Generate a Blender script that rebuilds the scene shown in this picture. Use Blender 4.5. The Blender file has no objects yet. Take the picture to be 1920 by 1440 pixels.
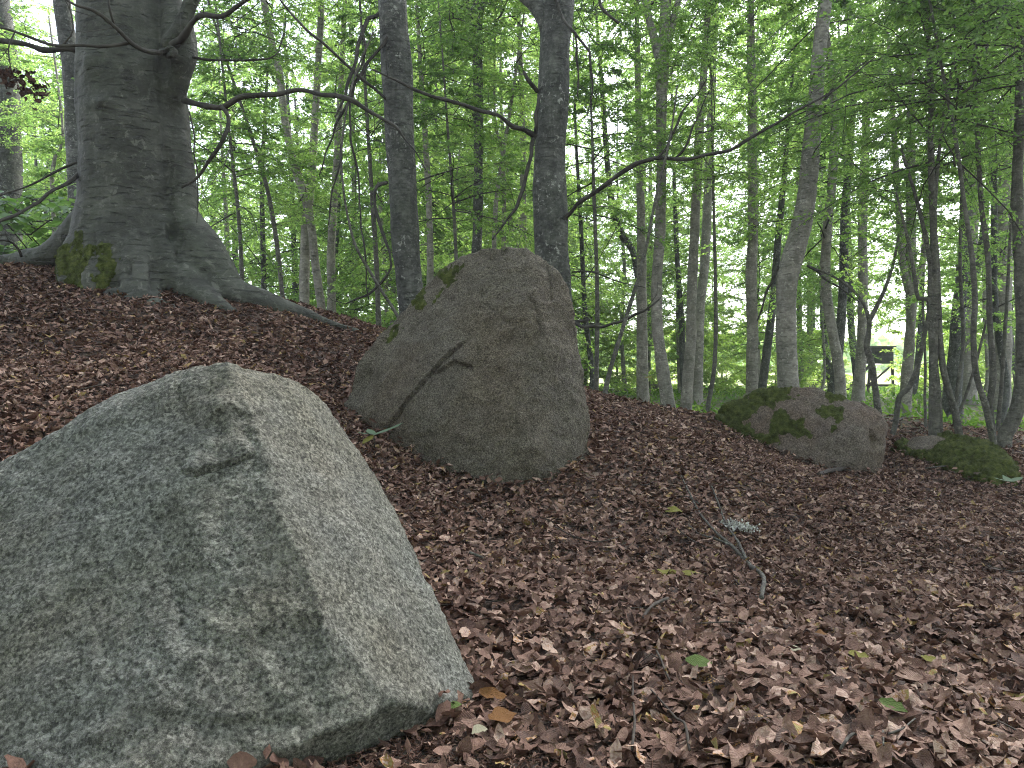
import bpy, bmesh, math, random
import numpy as np
from mathutils import Vector, Matrix

rng = np.random.default_rng(11)
random.seed(5)
S = bpy.context.scene
COL = S.collection

# ------------------------------------------------------------------ camera, sky, sun, exposure
CAMZ = 1.3
F = 1331.0
cd = bpy.data.cameras.new('camera'); cam = bpy.data.objects.new('camera', cd); COL.objects.link(cam)
cam.location = (0, 0, CAMZ); cam.rotation_euler = (math.radians(90), 0, 0)
cd.sensor_fit = 'HORIZONTAL'; cd.sensor_width = 36.0; cd.lens = 36.0 * F / 1920
cd.shift_y = -30 / 1920; cd.clip_start = 0.05; cd.clip_end = 3000
S.camera = cam

SUN_EL, SUN_AZ = math.radians(40), math.radians(30)      # behind the wood, to the right of the view
w = bpy.data.worlds.new('World'); S.world = w; w.use_nodes = True
nt = w.node_tree; nt.nodes.clear()
sky = nt.nodes.new('ShaderNodeTexSky'); sky.sky_type = 'NISHITA'; sky.sun_disc = False
sky.sun_elevation = SUN_EL; sky.sun_rotation = SUN_AZ; sky.air_density = 1.0; sky.dust_density = 0.8; sky.ozone_density = 1.0
hs = nt.nodes.new('ShaderNodeHueSaturation'); hs.inputs['Saturation'].default_value = 0.42
bg = nt.nodes.new('ShaderNodeBackground'); bg.inputs['Strength'].default_value = 0.15
wo = nt.nodes.new('ShaderNodeOutputWorld')
nt.links.new(sky.outputs[0], hs.inputs['Color']); nt.links.new(hs.outputs[0], bg.inputs[0]); nt.links.new(bg.outputs[0], wo.inputs[0])
sl = bpy.data.lights.new('sun', 'SUN'); sl.energy = 3.0; sl.angle = math.radians(26); sl.color = (1.0, .97, .92)
sun = bpy.data.objects.new('sun', sl); COL.objects.link(sun)
sdir = Vector((math.sin(SUN_AZ) * math.cos(SUN_EL), math.cos(SUN_AZ) * math.cos(SUN_EL), math.sin(SUN_EL)))
sun.rotation_euler = sdir.to_track_quat('Z', 'Y').to_euler()
vs = S.view_settings; vs.view_transform = 'Standard'; vs.look = 'None'; vs.gamma = 1; vs.use_curve_mapping = False
vs.exposure = 2.2
cy = S.cycles
cy.use_denoising = True
try:
    cy.denoiser = 'OPENIMAGEDENOISE'; cy.denoising_input_passes = 'RGB_ALBEDO_NORMAL'; cy.denoising_prefilter = 'NONE'
except Exception:
    pass
cy.max_bounces = 8; cy.diffuse_bounces = 4; cy.transmission_bounces = 5; cy.glossy_bounces = 2; cy.transparent_max_bounces = 4
cy.sample_clamp_indirect = 6; cy.filter_width = 1.1

# ------------------------------------------------------------------ helpers
def P(px, py, d):
    return np.array(((px - 960) / F * d, d, CAMZ + (690 - py) / F * d))

def smooth(a, b, x):
    t = np.clip((x - a) / (b - a), 0, 1); return t * t * (3 - 2 * t)

_perm = np.random.default_rng(3).permutation(512)
_perm = np.concatenate([_perm, _perm]).astype(np.int64)
_g = np.random.default_rng(4).normal(size=(512, 3)); _g /= np.linalg.norm(_g, axis=1)[:, None]
def perlin(p):
    p = np.asarray(p, float); i = np.floor(p).astype(np.int64); f = p - i
    u = f * f * f * (f * (f * 6 - 15) + 10)
    r = 0
    for dx in (0, 1):
        for dy in (0, 1):
            for dz in (0, 1):
                h = _perm[(_perm[(_perm[(i[:, 0] + dx) & 511] + i[:, 1] + dy) & 511] + i[:, 2] + dz) & 511]
                g = _g[h]
                w_ = (u[:, 0] if dx else 1 - u[:, 0]) * (u[:, 1] if dy else 1 - u[:, 1]) * (u[:, 2] if dz else 1 - u[:, 2])
                r = r + w_ * (g[:, 0] * (f[:, 0] - dx) + g[:, 1] * (f[:, 1] - dy) + g[:, 2] * (f[:, 2] - dz))
    return r
def fbm(p, o=4, gain=.5):
    a, s, r = 1.0, 1.0, 0
    for k in range(o):
        r = r + a * perlin(p * s + 17.3 * k); a *= gain; s *= 2.03
    return r

def mesh_np(name, V, polys, attrs=None, smooth_=True, mats=None, mat_idx=None):
    """polys: list of int arrays (n,k), any k"""
    V = np.ascontiguousarray(V, np.float32)
    me = bpy.data.meshes.new(name)
    me.vertices.add(len(V)); me.vertices.foreach_set('co', V.ravel())
    polys = [np.asarray(p, np.int32) for p in polys if len(p)]
    loops = np.concatenate([p.ravel() for p in polys])
    tot = np.concatenate([np.full(len(p), p.shape[1], np.int32) for p in polys])
    st = np.concatenate([[0], np.cumsum(tot)[:-1]]).astype(np.int32)
    me.loops.add(len(loops)); me.loops.foreach_set('vertex_index', loops)
    me.polygons.add(len(tot)); me.polygons.foreach_set('loop_start', st)
    me.polygons.foreach_set('use_smooth', np.full(len(tot), bool(smooth_)))
    if mat_idx is not None:
        me.polygons.foreach_set('material_index', np.asarray(mat_idx, np.int32))
    for k, a in (attrs or {}).items():
        at = me.attributes.new(k, 'FLOAT', 'POINT'); at.data.foreach_set('value', np.asarray(a, np.float32))
    for m in (mats or []):
        me.materials.append(m)
    me.update(calc_edges=True); me.validate()
    return me

def obj(name, me, parent=None, loc=(0, 0, 0), **props):
    o = bpy.data.objects.new(name, me); COL.objects.link(o)
    if parent is not None: o.parent = parent
    o.location = loc
    for k, v in props.items(): o[k] = v
    return o

def empty(name, loc, label, cat, group=None):
    o = bpy.data.objects.new(name, None); COL.objects.link(o); o.location = tuple(loc); o.empty_display_size = .2
    o['label'] = label; o['category'] = cat
    if group: o['group'] = group
    return o

def resample(pts, rad, step):
    """Catmull-Rom through points"""
    pts = np.asarray(pts, float); rad = np.asarray(rad, float)
    Q = np.vstack([2 * pts[0] - pts[1], pts, 2 * pts[-1] - pts[-2]])
    out, ro = [], []
    for i in range(len(pts) - 1):
        p0, p1, p2, p3 = Q[i:i + 4]
        n = max(1, int(np.ceil(np.linalg.norm(p2 - p1) / step)))
        t = (np.arange(n) / n)[:, None]
        out.append(.5 * (2 * p1 + (p2 - p0) * t + (2 * p0 - 5 * p1 + 4 * p2 - p3) * t ** 2 + (3 * p1 - p0 - 3 * p2 + p3) * t ** 3))
        ro.append(rad[i] + (rad[i + 1] - rad[i]) * t[:, 0])
    out.append(pts[-1:]); ro.append(rad[-1:])
    return np.vstack(out), np.concatenate(ro)

def tube(pts, rad, k=8, step=None, wob=0.0, cap=True, seed=0, ell=None):
    """returns V, quads, tris of a tapered tube"""
    pts = np.asarray(pts, float); rad = np.asarray(rad, float)
    if step: pts, rad = resample(pts, rad, step)
    n = len(pts)
    T = np.gradient(pts, axis=0); T /= np.linalg.norm(T, axis=1)[:, None] + 1e-9
    ref = np.array((0.13, 1, .07)) if abs(T[:, 2]).mean() > .6 else np.array((.1, .07, 1.0))
    A = np.cross(T, ref); A /= np.linalg.norm(A, axis=1)[:, None] + 1e-9
    B = np.cross(T, A)
    th = np.arange(k) / k * 2 * np.pi
    ring = A[:, None] * np.cos(th)[None, :, None] + B[:, None] * np.sin(th)[None, :, None]
    r = np.repeat(rad[:, None], k, 1)
    V = pts[:, None] + ring * r[..., None]
    if wob:
        nz = fbm((V.reshape(-1, 3) + seed * 7.1) * np.array((2.2, 2.2, .9)) / max(.15, rad.max() * 3), 3).reshape(n, k)
        V = pts[:, None] + ring * (r * (1 + wob * nz))[..., None]
    V = V.reshape(-1, 3)
    i = np.arange(n - 1)[:, None] * k; j = np.arange(k)[None]; j2 = (j + 1) % k
    q = np.stack([i + j, i + j2, i + k + j2, i + k + j], -1).reshape(-1, 4)
    tris = np.zeros((0, 3), int)
    if cap:
        V = np.vstack([V, pts[:1], pts[-1:]])
        jj = np.arange(k); j2 = (jj + 1) % k; c0, c1 = n * k, n * k + 1
        tris = np.vstack([np.stack([np.full(k, c0), j2, jj], -1), np.stack([np.full(k, c1), (n - 1) * k + jj, (n - 1) * k + j2], -1)])
    return V, q, tris

class Acc:
    def __init__(s): s.V, s.p, s.n, s.att, s.vn = [], {}, 0, [], []
    def add(s, V, *polys, tint=None, vein=None):
        for q in polys:
            if len(q): s.p.setdefault(q.shape[1], []).append(np.asarray(q) + s.n)
        s.V.append(V); s.n += len(V)
        s.att.append(np.full(len(V), .5) if tint is None else tint)
        s.vn.append(np.zeros(len(V)) if vein is None else vein)
        return s
    def mesh(s, name, mats, smooth_=True, attr=True):
        return mesh_np(name, np.vstack(s.V), [np.vstack(v) for v in s.p.values()], {'tint': np.concatenate(s.att), 'vein': np.concatenate(s.vn)} if attr else None, smooth_, mats)

# ------------------------------------------------------------------ materials
def M(name):
    m = bpy.data.materials.new(name); m.use_nodes = True
    n = m.node_tree.nodes; n.clear()
    return m, m.node_tree
def nd(t, typ, **kw):
    n = t.nodes.new(typ)
    for k, v in kw.items():
        if hasattr(n, k): setattr(n, k, v)
        else: n.inputs[k.replace('_', ' ')].default_value = v
    return n
def lk(t, a, b): t.links.new(a, b)
def ramp(t, fac, stops, interp='LINEAR'):
    r = t.nodes.new('ShaderNodeValToRGB'); r.color_ramp.interpolation = interp
    e = r.color_ramp.elements
    while len(e) < len(stops): e.new(.5)
    for x, (p, c) in zip(e, stops): x.position = p; x.color = (*c, 1)
    lk(t, fac, r.inputs[0]); return r.outputs[0]
def fmap(t, fac, a, b, c=0.0, d=1.0):
    r = t.nodes.new('ShaderNodeMapRange'); r.inputs[1].default_value = a; r.inputs[2].default_value = b
    r.inputs[3].default_value = c; r.inputs[4].default_value = d
    lk(t, fac, r.inputs[0]); return r.outputs[0]
def mix(t, fac, a, b, mode='MIX'):
    r = t.nodes.new('ShaderNodeMix'); r.data_type = 'RGBA'; r.blend_type = mode
    for s, v in ((r.inputs[0], fac), (r.inputs[6], a), (r.inputs[7], b)):
        if isinstance(v, (int, float)): s.default_value = v
        elif isinstance(v, tuple): s.default_value = (*v, 1)
        else: lk(t, v, s)
    return r.outputs[2]
def math_(t, op, a, b=None):
    r = t.nodes.new('ShaderNodeMath'); r.operation = op
    for s, v in zip(r.inputs, (a, b)):
        if v is None: continue
        if isinstance(v, (int, float)): s.default_value = v
        else: lk(t, v, s)
    return r.outputs[0]
def noise(t, scale, detail=4, rough=.55, vec=None, sc=None, dist=0.0):
    if vec is None:
        tc = t.nodes.new('ShaderNodeNewGeometry'); vec = tc.outputs['Position']
    if sc is not None:
        mp = t.nodes.new('ShaderNodeMapping'); mp.inputs['Scale'].default_value = sc; lk(t, vec, mp.inputs[0]); vec = mp.outputs[0]
    n = nd(t, 'ShaderNodeTexNoise', Scale=scale, Detail=detail, Roughness=rough, Distortion=dist)
    lk(t, vec, n.inputs['Vector']); return n.outputs[0]
def finish(t, col, rough=.85, bumps=(), spec=.3):
    b = nd(t, 'ShaderNodeBsdfPrincipled'); o = nd(t, 'ShaderNodeOutputMaterial')
    if isinstance(col, tuple): b.inputs['Base Color'].default_value = (*col, 1)
    else: lk(t, col, b.inputs['Base Color'])
    b.inputs['Specular IOR Level'].default_value = spec
    if isinstance(rough, float): b.inputs['Roughness'].default_value = rough
    else: lk(t, rough, b.inputs['Roughness'])
    prev = None
    for h, dist, st in bumps:
        bp = nd(t, 'ShaderNodeBump', Strength=st, Distance=dist); lk(t, h, bp.inputs['Height'])
        if prev is not None: lk(t, prev, bp.inputs['Normal'])
        prev = bp.outputs[0]
    if prev is not None: lk(t, prev, b.inputs['Normal'])
    lk(t, b.outputs[0], o.inputs[0]); return b
def objpos(t):
    return t.nodes.new('ShaderNodeTexCoord').outputs['Object']

def bark_mat(name, base, light, dark, scale=1.0, lich=.6, green=(.05, .065, .035), gfac=.35):
    m, t = M(name)
    geo = t.nodes.new('ShaderNodeNewGeometry').outputs['Position']
    n1 = noise(t, 2.2 * scale, 5, .6, geo)
    n2 = noise(t, 9 * scale, 4, .6, geo, (1, 1, 2.4))
    c = ramp(t, n1, [(.3, dark), (.5, base), (.72, light)])
    c = mix(t, fmap(t, n2, .42, .62), c, mix(t, .55, c, dark))
    n4 = noise(t, 1.1 * scale, 4, .6, geo, (1, 1, .5)); c = mix(t, fmap(t, n4, .45, .7, 0, gfac), c, green)
    n3 = noise(t, 11 * scale, 5, .7, geo, None, .6)
    spot = math_(t, 'MULTIPLY', fmap(t, n3, .57, .62), fmap(t, noise(t, 1.3 * scale, 3, .6, geo), .42, .56))
    m3 = noise(t, 3.4 * scale, 6, .72, geo, (1, 1, 1.3)); c = mix(t, fmap(t, m3, .38, .52, .75, 0), c, dark); c = mix(t, fmap(t, m3, .55, .68, 0, .6), c, light)
    c = mix(t, math_(t, 'MULTIPLY', spot, lich), c, tuple(min(1, x * 2.1) for x in light))
    st = noise(t, 5 * scale, 5, .65, geo, (1, 1, .12), .6); c = mix(t, fmap(t, st, .5, .68, 0, .75), c, mix(t, .25, dark, c))
    mo = noise(t, 16 * scale, 6, .75, geo); c = mix(t, fmap(t, mo, .52, .66, 0, .55), c, light)
    wr = noise(t, 4.5 * scale, 4, .55, geo, (1, 1, 6.5), .4)
    wl = fmap(t, wr, .33, .42, 0, 1)
    c = mix(t, wl, mix(t, .5, c, (.015, .014, .012)), c)
    finish(t, c, .8, ((wl, .025, .8), (n2, .02, .8), (mo, .012, .8), (noise(t, 55 * scale, 4, .6, geo), .004, .7)), .35)
    return m
bark_big = bark_mat('bark_big', (.052, .053, .043), (.085, .085, .071), (.024, .024, .0195), 1.0, .45)
bark_dark = bark_mat('bark_dark', (.070, .071, .062), (.15, .15, .133), (.020, .020, .0175), 1.6, .9)
bark_lit = bark_mat('bark_lit', (.25, .23, .195), (.35, .325, .28), (.12, .11, .092), 1.5, .4, (.07, .085, .05), .4)  # paler copy of the beech bark: daylight on far trunks is in its colour
bark_sap = bark_mat('bark_sapling', (.10, .094, .078), (.17, .158, .132), (.045, .042, .034), 2.5, .4)
m, t = M('bark_twig'); finish(t, ramp(t, noise(t, 6, 3), [(.35, (.018, .016, .013)), (.65, (.05, .045, .037))]), .8)
twig_mat = m

def leaf_mat(name, stops, tstops, tw=.5, rough=.42, info=False, spec=.5, crinkle=False):
    m, t = M(name)
    a = nd(t, 'ShaderNodeAttribute', attribute_name='tint').outputs['Fac']
    if crinkle:
        gp = t.nodes.new('ShaderNodeNewGeometry').outputs['Position']; cn = noise(t, 70, 4, .7, gp)
        a = math_(t, 'ADD', a, fmap(t, cn, .3, .7, -.16, .16)); a = math_(t, 'MINIMUM', a, 1.0) if not info else a
    if info:
        a = math_(t, 'FRACT', math_(t, 'ADD', a, t.nodes.new('ShaderNodeObjectInfo').outputs['Random']))
    c = ramp(t, a, stops); tc = ramp(t, a, tstops)
    b = nd(t, 'ShaderNodeBsdfPrincipled', Roughness=rough); lk(t, c, b.inputs['Base Color'])
    b.inputs['Specular IOR Level'].default_value = spec
    if crinkle:
        bp = nd(t, 'ShaderNodeBump', Strength=.7, Distance=.006); vv = nd(t, 'ShaderNodeAttribute', attribute_name='vein').outputs['Fac']; vs_ = math_(t, 'SINE', math_(t, 'MULTIPLY', vv, 62.0)); lk(t, math_(t, 'ADD', cn, math_(t, 'MULTIPLY', vs_, math_(t, 'MULTIPLY', math_(t, 'MINIMUM', vv, 1.0), .055))), bp.inputs['Height']); lk(t, bp.outputs[0], b.inputs['Normal'])
    tr = nd(t, 'ShaderNodeBsdfTranslucent'); lk(t, tc, tr.inputs[0])
    mx = nd(t, 'ShaderNodeAddShader') if False else nd(t, 'ShaderNodeMixShader'); mx.inputs[0].default_value = tw
    lk(t, b.outputs[0], mx.inputs[1]); lk(t, tr.outputs[0], mx.inputs[2])
    lk(t, mx.outputs[0], nd(t, 'ShaderNodeOutputMaterial').inputs[0])
    return m
leaf_green = leaf_mat('beech_leaf', [(0, (.032, .068, .022)), (.5, (.055, .108, .034)), (1, (.09, .145, .045))],
                      [(0, (.23, .43, .09)), (.5, (.37, .59, .13)), (1, (.54, .72, .18))], .65)
leaf_dark = leaf_mat('shaded_beech_leaf', [(0, (.025, .055, .012)), (.5, (.045, .09, .018)), (1, (.07, .12, .02))],
                     [(0, (.12, .25, .045)), (.5, (.20, .36, .07)), (1, (.31, .48, .10))], .6)  # beech leaf in darker tones: the near crowns' shade is in the colour
leaf_pale = leaf_mat('maple_leaf', [(0, (.06, .13, .035)), (1, (.12, .2, .06))], [(0, (.16, .34, .06)), (1, (.28, .45, .1))], .4, .3, spec=.6)
DEAD = [(0, (.022, .0112, .0085)), (.25, (.074, .0385, .0285)), (.5, (.135, .074, .055)), (.75, (.235, .146, .112)), (.9, (.41, .295, .24)), (.965, (.25, .10, .03)), (1, (.24, .19, .075))]
DEADT = [(p, tuple(x * .7 for x in c)) for p, c in DEAD]
litter_mat = leaf_mat('dead_leaf', DEAD, DEADT, .12, .68, spec=.16, crinkle=True)
litter_one = leaf_mat('dead_leaf_single', DEAD, DEADT, .12, .65, True, .2, True)
leaf_sun_tint = leaf_mat('sunlit_bush_leaf', [(0, (.05, .10, .025)), (1, (.12, .18, .045))], [(0, (.36, .56, .10)), (.5, (.52, .74, .14)), (1, (.66, .82, .2))], .65)  # sunlight on the bushes is put into this lighter leaf colour
def flat_leaf(name, c, info=False):
    return leaf_mat(name, [(0, tuple(x * .8 for x in c)), (1, c)], [(0, c), (1, c)], .2, .75, spec=.12, crinkle=True)
yellow_leaf = flat_leaf('yellow_leaf', (.17, .155, .04)); fresh_leaf = flat_leaf('fresh_leaf', (.085, .12, .035)); orange_leaf = flat_leaf('orange_leaf', (.15, .07, .025)); pale_leaf = flat_leaf('pale_leaf', (.26, .24, .17))
mint_leaf = flat_leaf('mint_leaf', (.13, .18, .115))

def rock_mat(name, dark, mid, light, algae, algf, speck=1.0, brown=None, bump=1.0):
    m, t = M(name)
    p = t.nodes.new('ShaderNodeNewGeometry').outputs['Position']
    big = noise(t, 1.7, 4, .6, p); med = noise(t, 11, 6, .7, p); gr = noise(t, 120 * speck, 5, .85, p)
    v = nd(t, 'ShaderNodeTexVoronoi', Scale=210 * speck); lk(t, p, v.inputs['Vector'])
    cell = nd(t, 'ShaderNodeSeparateColor'); lk(t, v.outputs['Color'], cell.inputs[0])
    g = math_(t, 'ADD', math_(t, 'MULTIPLY', gr, .86), math_(t, 'MULTIPLY', cell.outputs[0], .14))
    c = ramp(t, g, [(.33, dark), (.445, mid), (.54, tuple(a * .6 + b * .4 for a, b in zip(mid, light))), (.65, light)])
    if brown:
        c = mix(t, fmap(t, big, .40, .66, 0, .5), c, mix(t, 1.0, c, tuple(min(1, x * 6) for x in brown), 'MULTIPLY'))
    alg = mix(t, 1.0, c, tuple(min(1.0, x * 8) for x in algae), 'MULTIPLY')
    c = mix(t, fmap(t, noise(t, 2.6, 5, .65, p), .36, .62, 0, algf), c, alg)
    c = mix(t, fmap(t, med, .28, .6, .4, 0), c, dark)
    pa = noise(t, 6.5, 7, .75, p, None, .8); c = mix(t, fmap(t, pa, .54, .70, 0, .22), c, light); c = mix(t, fmap(t, pa, .46, .34, 0, .3), c, dark)
    finish(t, c, .9, ((med, .02, .35 * bump), (g, .012, .9 * bump)), .22)
    return m
rock_green = rock_mat('granite_green', (.017, .0168, .015), (.074, .073, .065), (.31, .305, .28), (.118, .125, .115), .3, .75, (.15, .125, .09))
rock_brown = rock_mat('granite_brown', (.017, .0145, .0118), (.078, .066, .053), (.29, .255, .21), (.12, .122, .11), .4, .85, (.15, .128, .107), 1.6)
rock_pink = rock_mat('granite_pink', (.022, .018, .0155), (.092, .073, .063), (.245, .205, .18), (.12, .125, .1), .4, .5, (.16, .115, .09), 1.6)
m, t = M('moss')
p = t.nodes.new('ShaderNodeNewGeometry').outputs['Position']
c = ramp(t, noise(t, 18, 5, .7, p), [(.3, (.016, .020, .006)), (.5, (.048, .058, .016)), (.75, (.11, .12, .035))])
finish(t, c, .95, ((noise(t, 60, 5, .7, p), .02, 1.0), (noise(t, 14, 3, .6, p), .03, .7)), .1)
moss_mat = m

# ground: dark humus with leaf-shaped mosaic, greener beyond the mound
m, t = M('forest_soil')
p = t.nodes.new('ShaderNodeNewGeometry').outputs['Position']
v = nd(t, 'ShaderNodeTexVoronoi', Scale=17.0); v.inputs['Randomness'].default_value = 1; lk(t, p, v.inputs['Vector'])
cs = nd(t, 'ShaderNodeSeparateColor'); lk(t, v.outputs['Color'], cs.inputs[0])
c = ramp(t, cs.outputs[0], [(0, (.03, .019, .015)), (.5, (.09, .058, .045)), (.8, (.15, .102, .082)), (1, (.26, .19, .155))])
v2 = nd(t, 'ShaderNodeTexVoronoi', Scale=33.0); lk(t, p, v2.inputs['Vector'])
cs2 = nd(t, 'ShaderNodeSeparateColor'); lk(t, v2.outputs['Color'], cs2.inputs[0])
c = mix(t, fmap(t, cs2.outputs[0], .5, .8), c, ramp(t, cs2.outputs[1], [(0, (.025, .016, .0125)), (1, (.12, .08, .064))]))
soil = ramp(t, noise(t, 40, 5, .7, p), [(.3, (.014, .012, .0105)), (.7, (.055, .047, .041))])
at = nd(t, 'ShaderNodeAttribute', attribute_name='bare').outputs['Fac']
c = mix(t, at, c, soil)
ag = nd(t, 'ShaderNodeAttribute', attribute_name='green').outputs['Fac']
gf = math_(t, 'MULTIPLY', ag, fmap(t, noise(t, 1.3, 4, .6, p), .35, .55))
c = mix(t, gf, c, ramp(t, noise(t, 9, 4, .7, p), [(.3, (.03, .05, .012)), (.7, (.09, .14, .03))]))
finish(t, c, .9, ((cs.outputs[1], .02, .8), (noise(t, 60, 5, .75, p), .03, 1.0)), .2)
soil_mat = m
m, t = M('field'); finish(t, ramp(t, noise(t, .12, 5, .6), [(.35, (.25, .30, .10)), (.65, (.42, .42, .17))]), .9)
field_mat = m
m, t = M('grass'); 
a = nd(t, 'ShaderNodeAttribute', attribute_name='tint').outputs['Fac']
b1 = nd(t, 'ShaderNodeBsdfDiffuse'); b2 = nd(t, 'ShaderNodeBsdfTranslucent'); mx = nd(t, 'ShaderNodeMixShader'); mx.inputs[0].default_value = .4
lk(t, ramp(t, a, [(0, (.04, .09, .015)), (1, (.12, .2, .04))]), b1.inputs[0]); lk(t, ramp(t, a, [(0, (.1, .26, .03)), (1, (.28, .45, .07))]), b2.inputs[0])
lk(t, b1.outputs[0], mx.inputs[1]); lk(t, b2.outputs[0], mx.inputs[2]); lk(t, mx.outputs[0], nd(t, 'ShaderNodeOutputMaterial').inputs[0])
grass_mat = m
def wood_mat(name, a, b):
    m, t = M(name); p = t.nodes.new('ShaderNodeNewGeometry').outputs['Position']
    finish(t, ramp(t, noise(t, 8, 5, .6, p, (1, 1, .15)), [(.3, a), (.7, b)]), .8, ((noise(t, 30, 4, .6, p, (1, 1, .2)), .006, .6),)); return m
blind_mat = wood_mat('blind_board', (.035, .038, .033), (.07, .074, .066)); post_mat = wood_mat('blind_post', (.05, .045, .035), (.1, .09, .07))
m, t = M('blind_roof'); finish(t, (.16, .165, .16), .6); roof_mat = m
m, t = M('blind_dark'); finish(t, (.012, .012, .012), .6); dark_mat = m
m, t = M('lichen'); p = t.nodes.new('ShaderNodeNewGeometry').outputs['Position']
finish(t, ramp(t, noise(t, 30, 4, .6, p), [(.3, (.26, .255, .235)), (.7, (.5, .49, .45))]), .9); lichen_mat = m
m, t = M('stick_grey'); p = t.nodes.new('ShaderNodeNewGeometry').outputs['Position']
finish(t, ramp(t, noise(t, 60, 4, .7, p), [(.35, (.025, .022, .019)), (.55, (.065, .058, .05)), (.72, (.2, .2, .175))]), .9, ((noise(t, 120, 3, .6, p), .003, .7),)); stick_mat = m
m, t = M('stick_brown'); p = t.nodes.new('ShaderNodeNewGeometry').outputs['Position']
finish(t, ramp(t, noise(t, 40, 4, .7, p), [(.35, (.016, .012, .0095)), (.7, (.055, .042, .034))]), .85); stickb_mat = m

# ------------------------------------------------------------------ ground height: thin-plate spline through measured points
ctrl = [(1400, 1400, 1.38), (1900, 1420, 1.55), (886, 1306, 1.73), (600, 1425, 1.4), (950, 913, 4.25), (832, 886, 4.4), (723, 822, 4.7), (655, 780, 4.95), (1108, 855, 4.6),
        (1069, 882, 4.4), (1640, 886, 7.5), (1533, 871, 7.6), (1400, 822, 8.0), (1345, 787, 8.4), (1863, 909, 7.0), (1747, 857, 7.9), (1690, 842, 8.3), (1900, 1000, 5.0), (1900, 1200, 2.5),
        (1500, 1000, 4.2), (1500, 1180, 2.4), (1150, 1130, 2.4), (1200, 950, 4.2), (820, 1080, 2.9),
        (300, 548, 6.35), (60, 530, 6.4), (-150, 520, 6.6), (440, 565, 6.4), (600, 604, 6.8), (690, 628, 7.0), (560, 640, 6.0), (300, 640, 5.2), (0, 640, 5.0), (300, 735, 3.9), (0, 860, 2.9), (-400, 700, 4.2), (60, 500, 7.0), (-60, 505, 7.3), (500, 720, 4.4),
        (1108, 737, 7.6), (1180, 752, 8.0), (1260, 768, 8.6), (1800, 800, 12), (1500, 770, 13), (1900, 830, 9)]
pts = [P(*c) for c in ctrl]
Z = CAMZ
pts += [np.array(q) for q in [(-.83, 1.1, Z - .8), (-1.3, 1.4, Z - .72), (-1.8, 2.2, Z - .52), (0, 0, Z - .9), (-1.5, 0, Z - .7), (1.5, -.5, Z - 1.0), (3, 1, Z - 1.15), (0, -3, Z - 1.0), (-4, -2, Z - .5), (4, -3, Z - 1.25),
        (-3.5, 8.6, Z + .85), (-3.5, 11, Z + .45), (-4, 14, Z - .55), (-8, 8, Z + .8), (-8, 13, Z - .2), (-13, 8, Z + .1), (-1, 9.2, Z + .15), (-1, 11, Z - .5), (.7, 9.5, Z - .45), (0, 13, Z - 1.05), (3, 13, Z - 1.1), (7, 6, Z - 1.28), (10, 9, Z - 1.25), (8, 14, Z - 1.2),
        (-12, 2, Z + .2), (-6, 4.5, Z + .35), (-8, 16, Z - 1), (2, 17, Z - 1.2), (12, 16, Z - 1.2), (-14, 16, Z - 1.1), (12, 0, Z - 1.3), (-5, 1.5, Z - .15)]]
C = np.array(pts)
def _tps(r2): return np.where(r2 > 1e-9, r2 * np.log(r2 + 1e-12) * .5, 0)
D2 = ((C[:, None, :2] - C[None, :, :2]) ** 2).sum(-1)
n_ = len(C); A_ = np.zeros((n_ + 3, n_ + 3)); A_[:n_, :n_] = _tps(D2) + np.eye(n_) * .02
A_[:n_, n_] = 1; A_[:n_, n_ + 1:] = C[:, :2]; A_[n_:, :n_] = A_[:n_, n_:].T
sol = np.linalg.solve(A_, np.concatenate([C[:, 2], [0, 0, 0]]))
def ground_raw(x, y):
    x = np.asarray(x, float); y = np.asarray(y, float); sh = x.shape; x = x.ravel(); y = y.ravel()
    out = np.empty(len(x))
    for s in range(0, len(x), 20000):
        a, b = x[s:s + 20000], y[s:s + 20000]
        out[s:s + 20000] = _tps((a[:, None] - C[None, :, 0]) ** 2 + (b[:, None] - C[None, :, 1]) ** 2) @ sol[:n_] + sol[n_] + sol[n_ + 1] * a + sol[n_ + 2] * b
    return out.reshape(sh)
def ground(x, y):
    x = np.asarray(x, float); y = np.asarray(y, float)
    xc = np.clip(x, -14, 13); yc = np.clip(y, -4, 18)
    far = Z - 1.2 - .04 * smooth(20, 40, y) + .12 * np.sin(x * .21 + 1) * np.cos(y * .17) * smooth(14, 25, np.hypot(x, y))
    w_ = smooth(11, 17, np.hypot(x * .9, (y - 4)))
    return ground_raw(xc, yc) * (1 - w_) + far * w_
def gpt(x, y, dz=0.0): return np.array((x, y, float(ground(x, y)) + dz))

# ------------------------------------------------------------------ the ground sheet
def warp(n, lo, hi, c, k):
    s = np.linspace(-1, 1, n); s = np.sinh(k * s) / np.sinh(k)
    return np.where(s < 0, c + s * (c - lo), c + s * (hi - c))
gx = warp(330, -420, 420, .3, 6.6); gy = warp(330, -300, 700, 4, 7.0)
GX, GY = np.meshgrid(gx, gy)
GZ = ground(GX, GY)
q3 = np.stack([GX.ravel(), GY.ravel(), np.zeros(GX.size)], -1)
near = 1 - smooth(14, 30, np.hypot(GX, GY).ravel())
GZ = GZ.ravel() + near * (.05 * fbm(q3 * .9, 3) + .022 * fbm(q3 * 5, 3))
def bare_mask(x, y):
    a = np.exp(-(((x + .26) / .2) ** 2 + ((y - 1.42) / .12) ** 2)) * 1.2
    b = np.exp(-(((x - .05) / .12) ** 2 + ((y - 1.36) / .08) ** 2))
    return np.clip(a + b, 0, 1)
bare = bare_mask(GX.ravel(), GY.ravel())
grn = smooth(9.5, 14, GY.ravel() + .25 * GX.ravel()) * smooth(0, 2.5, GX.ravel() - .15 * GY.ravel() + 1.2)
grn = np.maximum(grn, smooth(14, 20, GY.ravel()))
idx = np.arange(GX.size).reshape(GX.shape)
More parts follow.
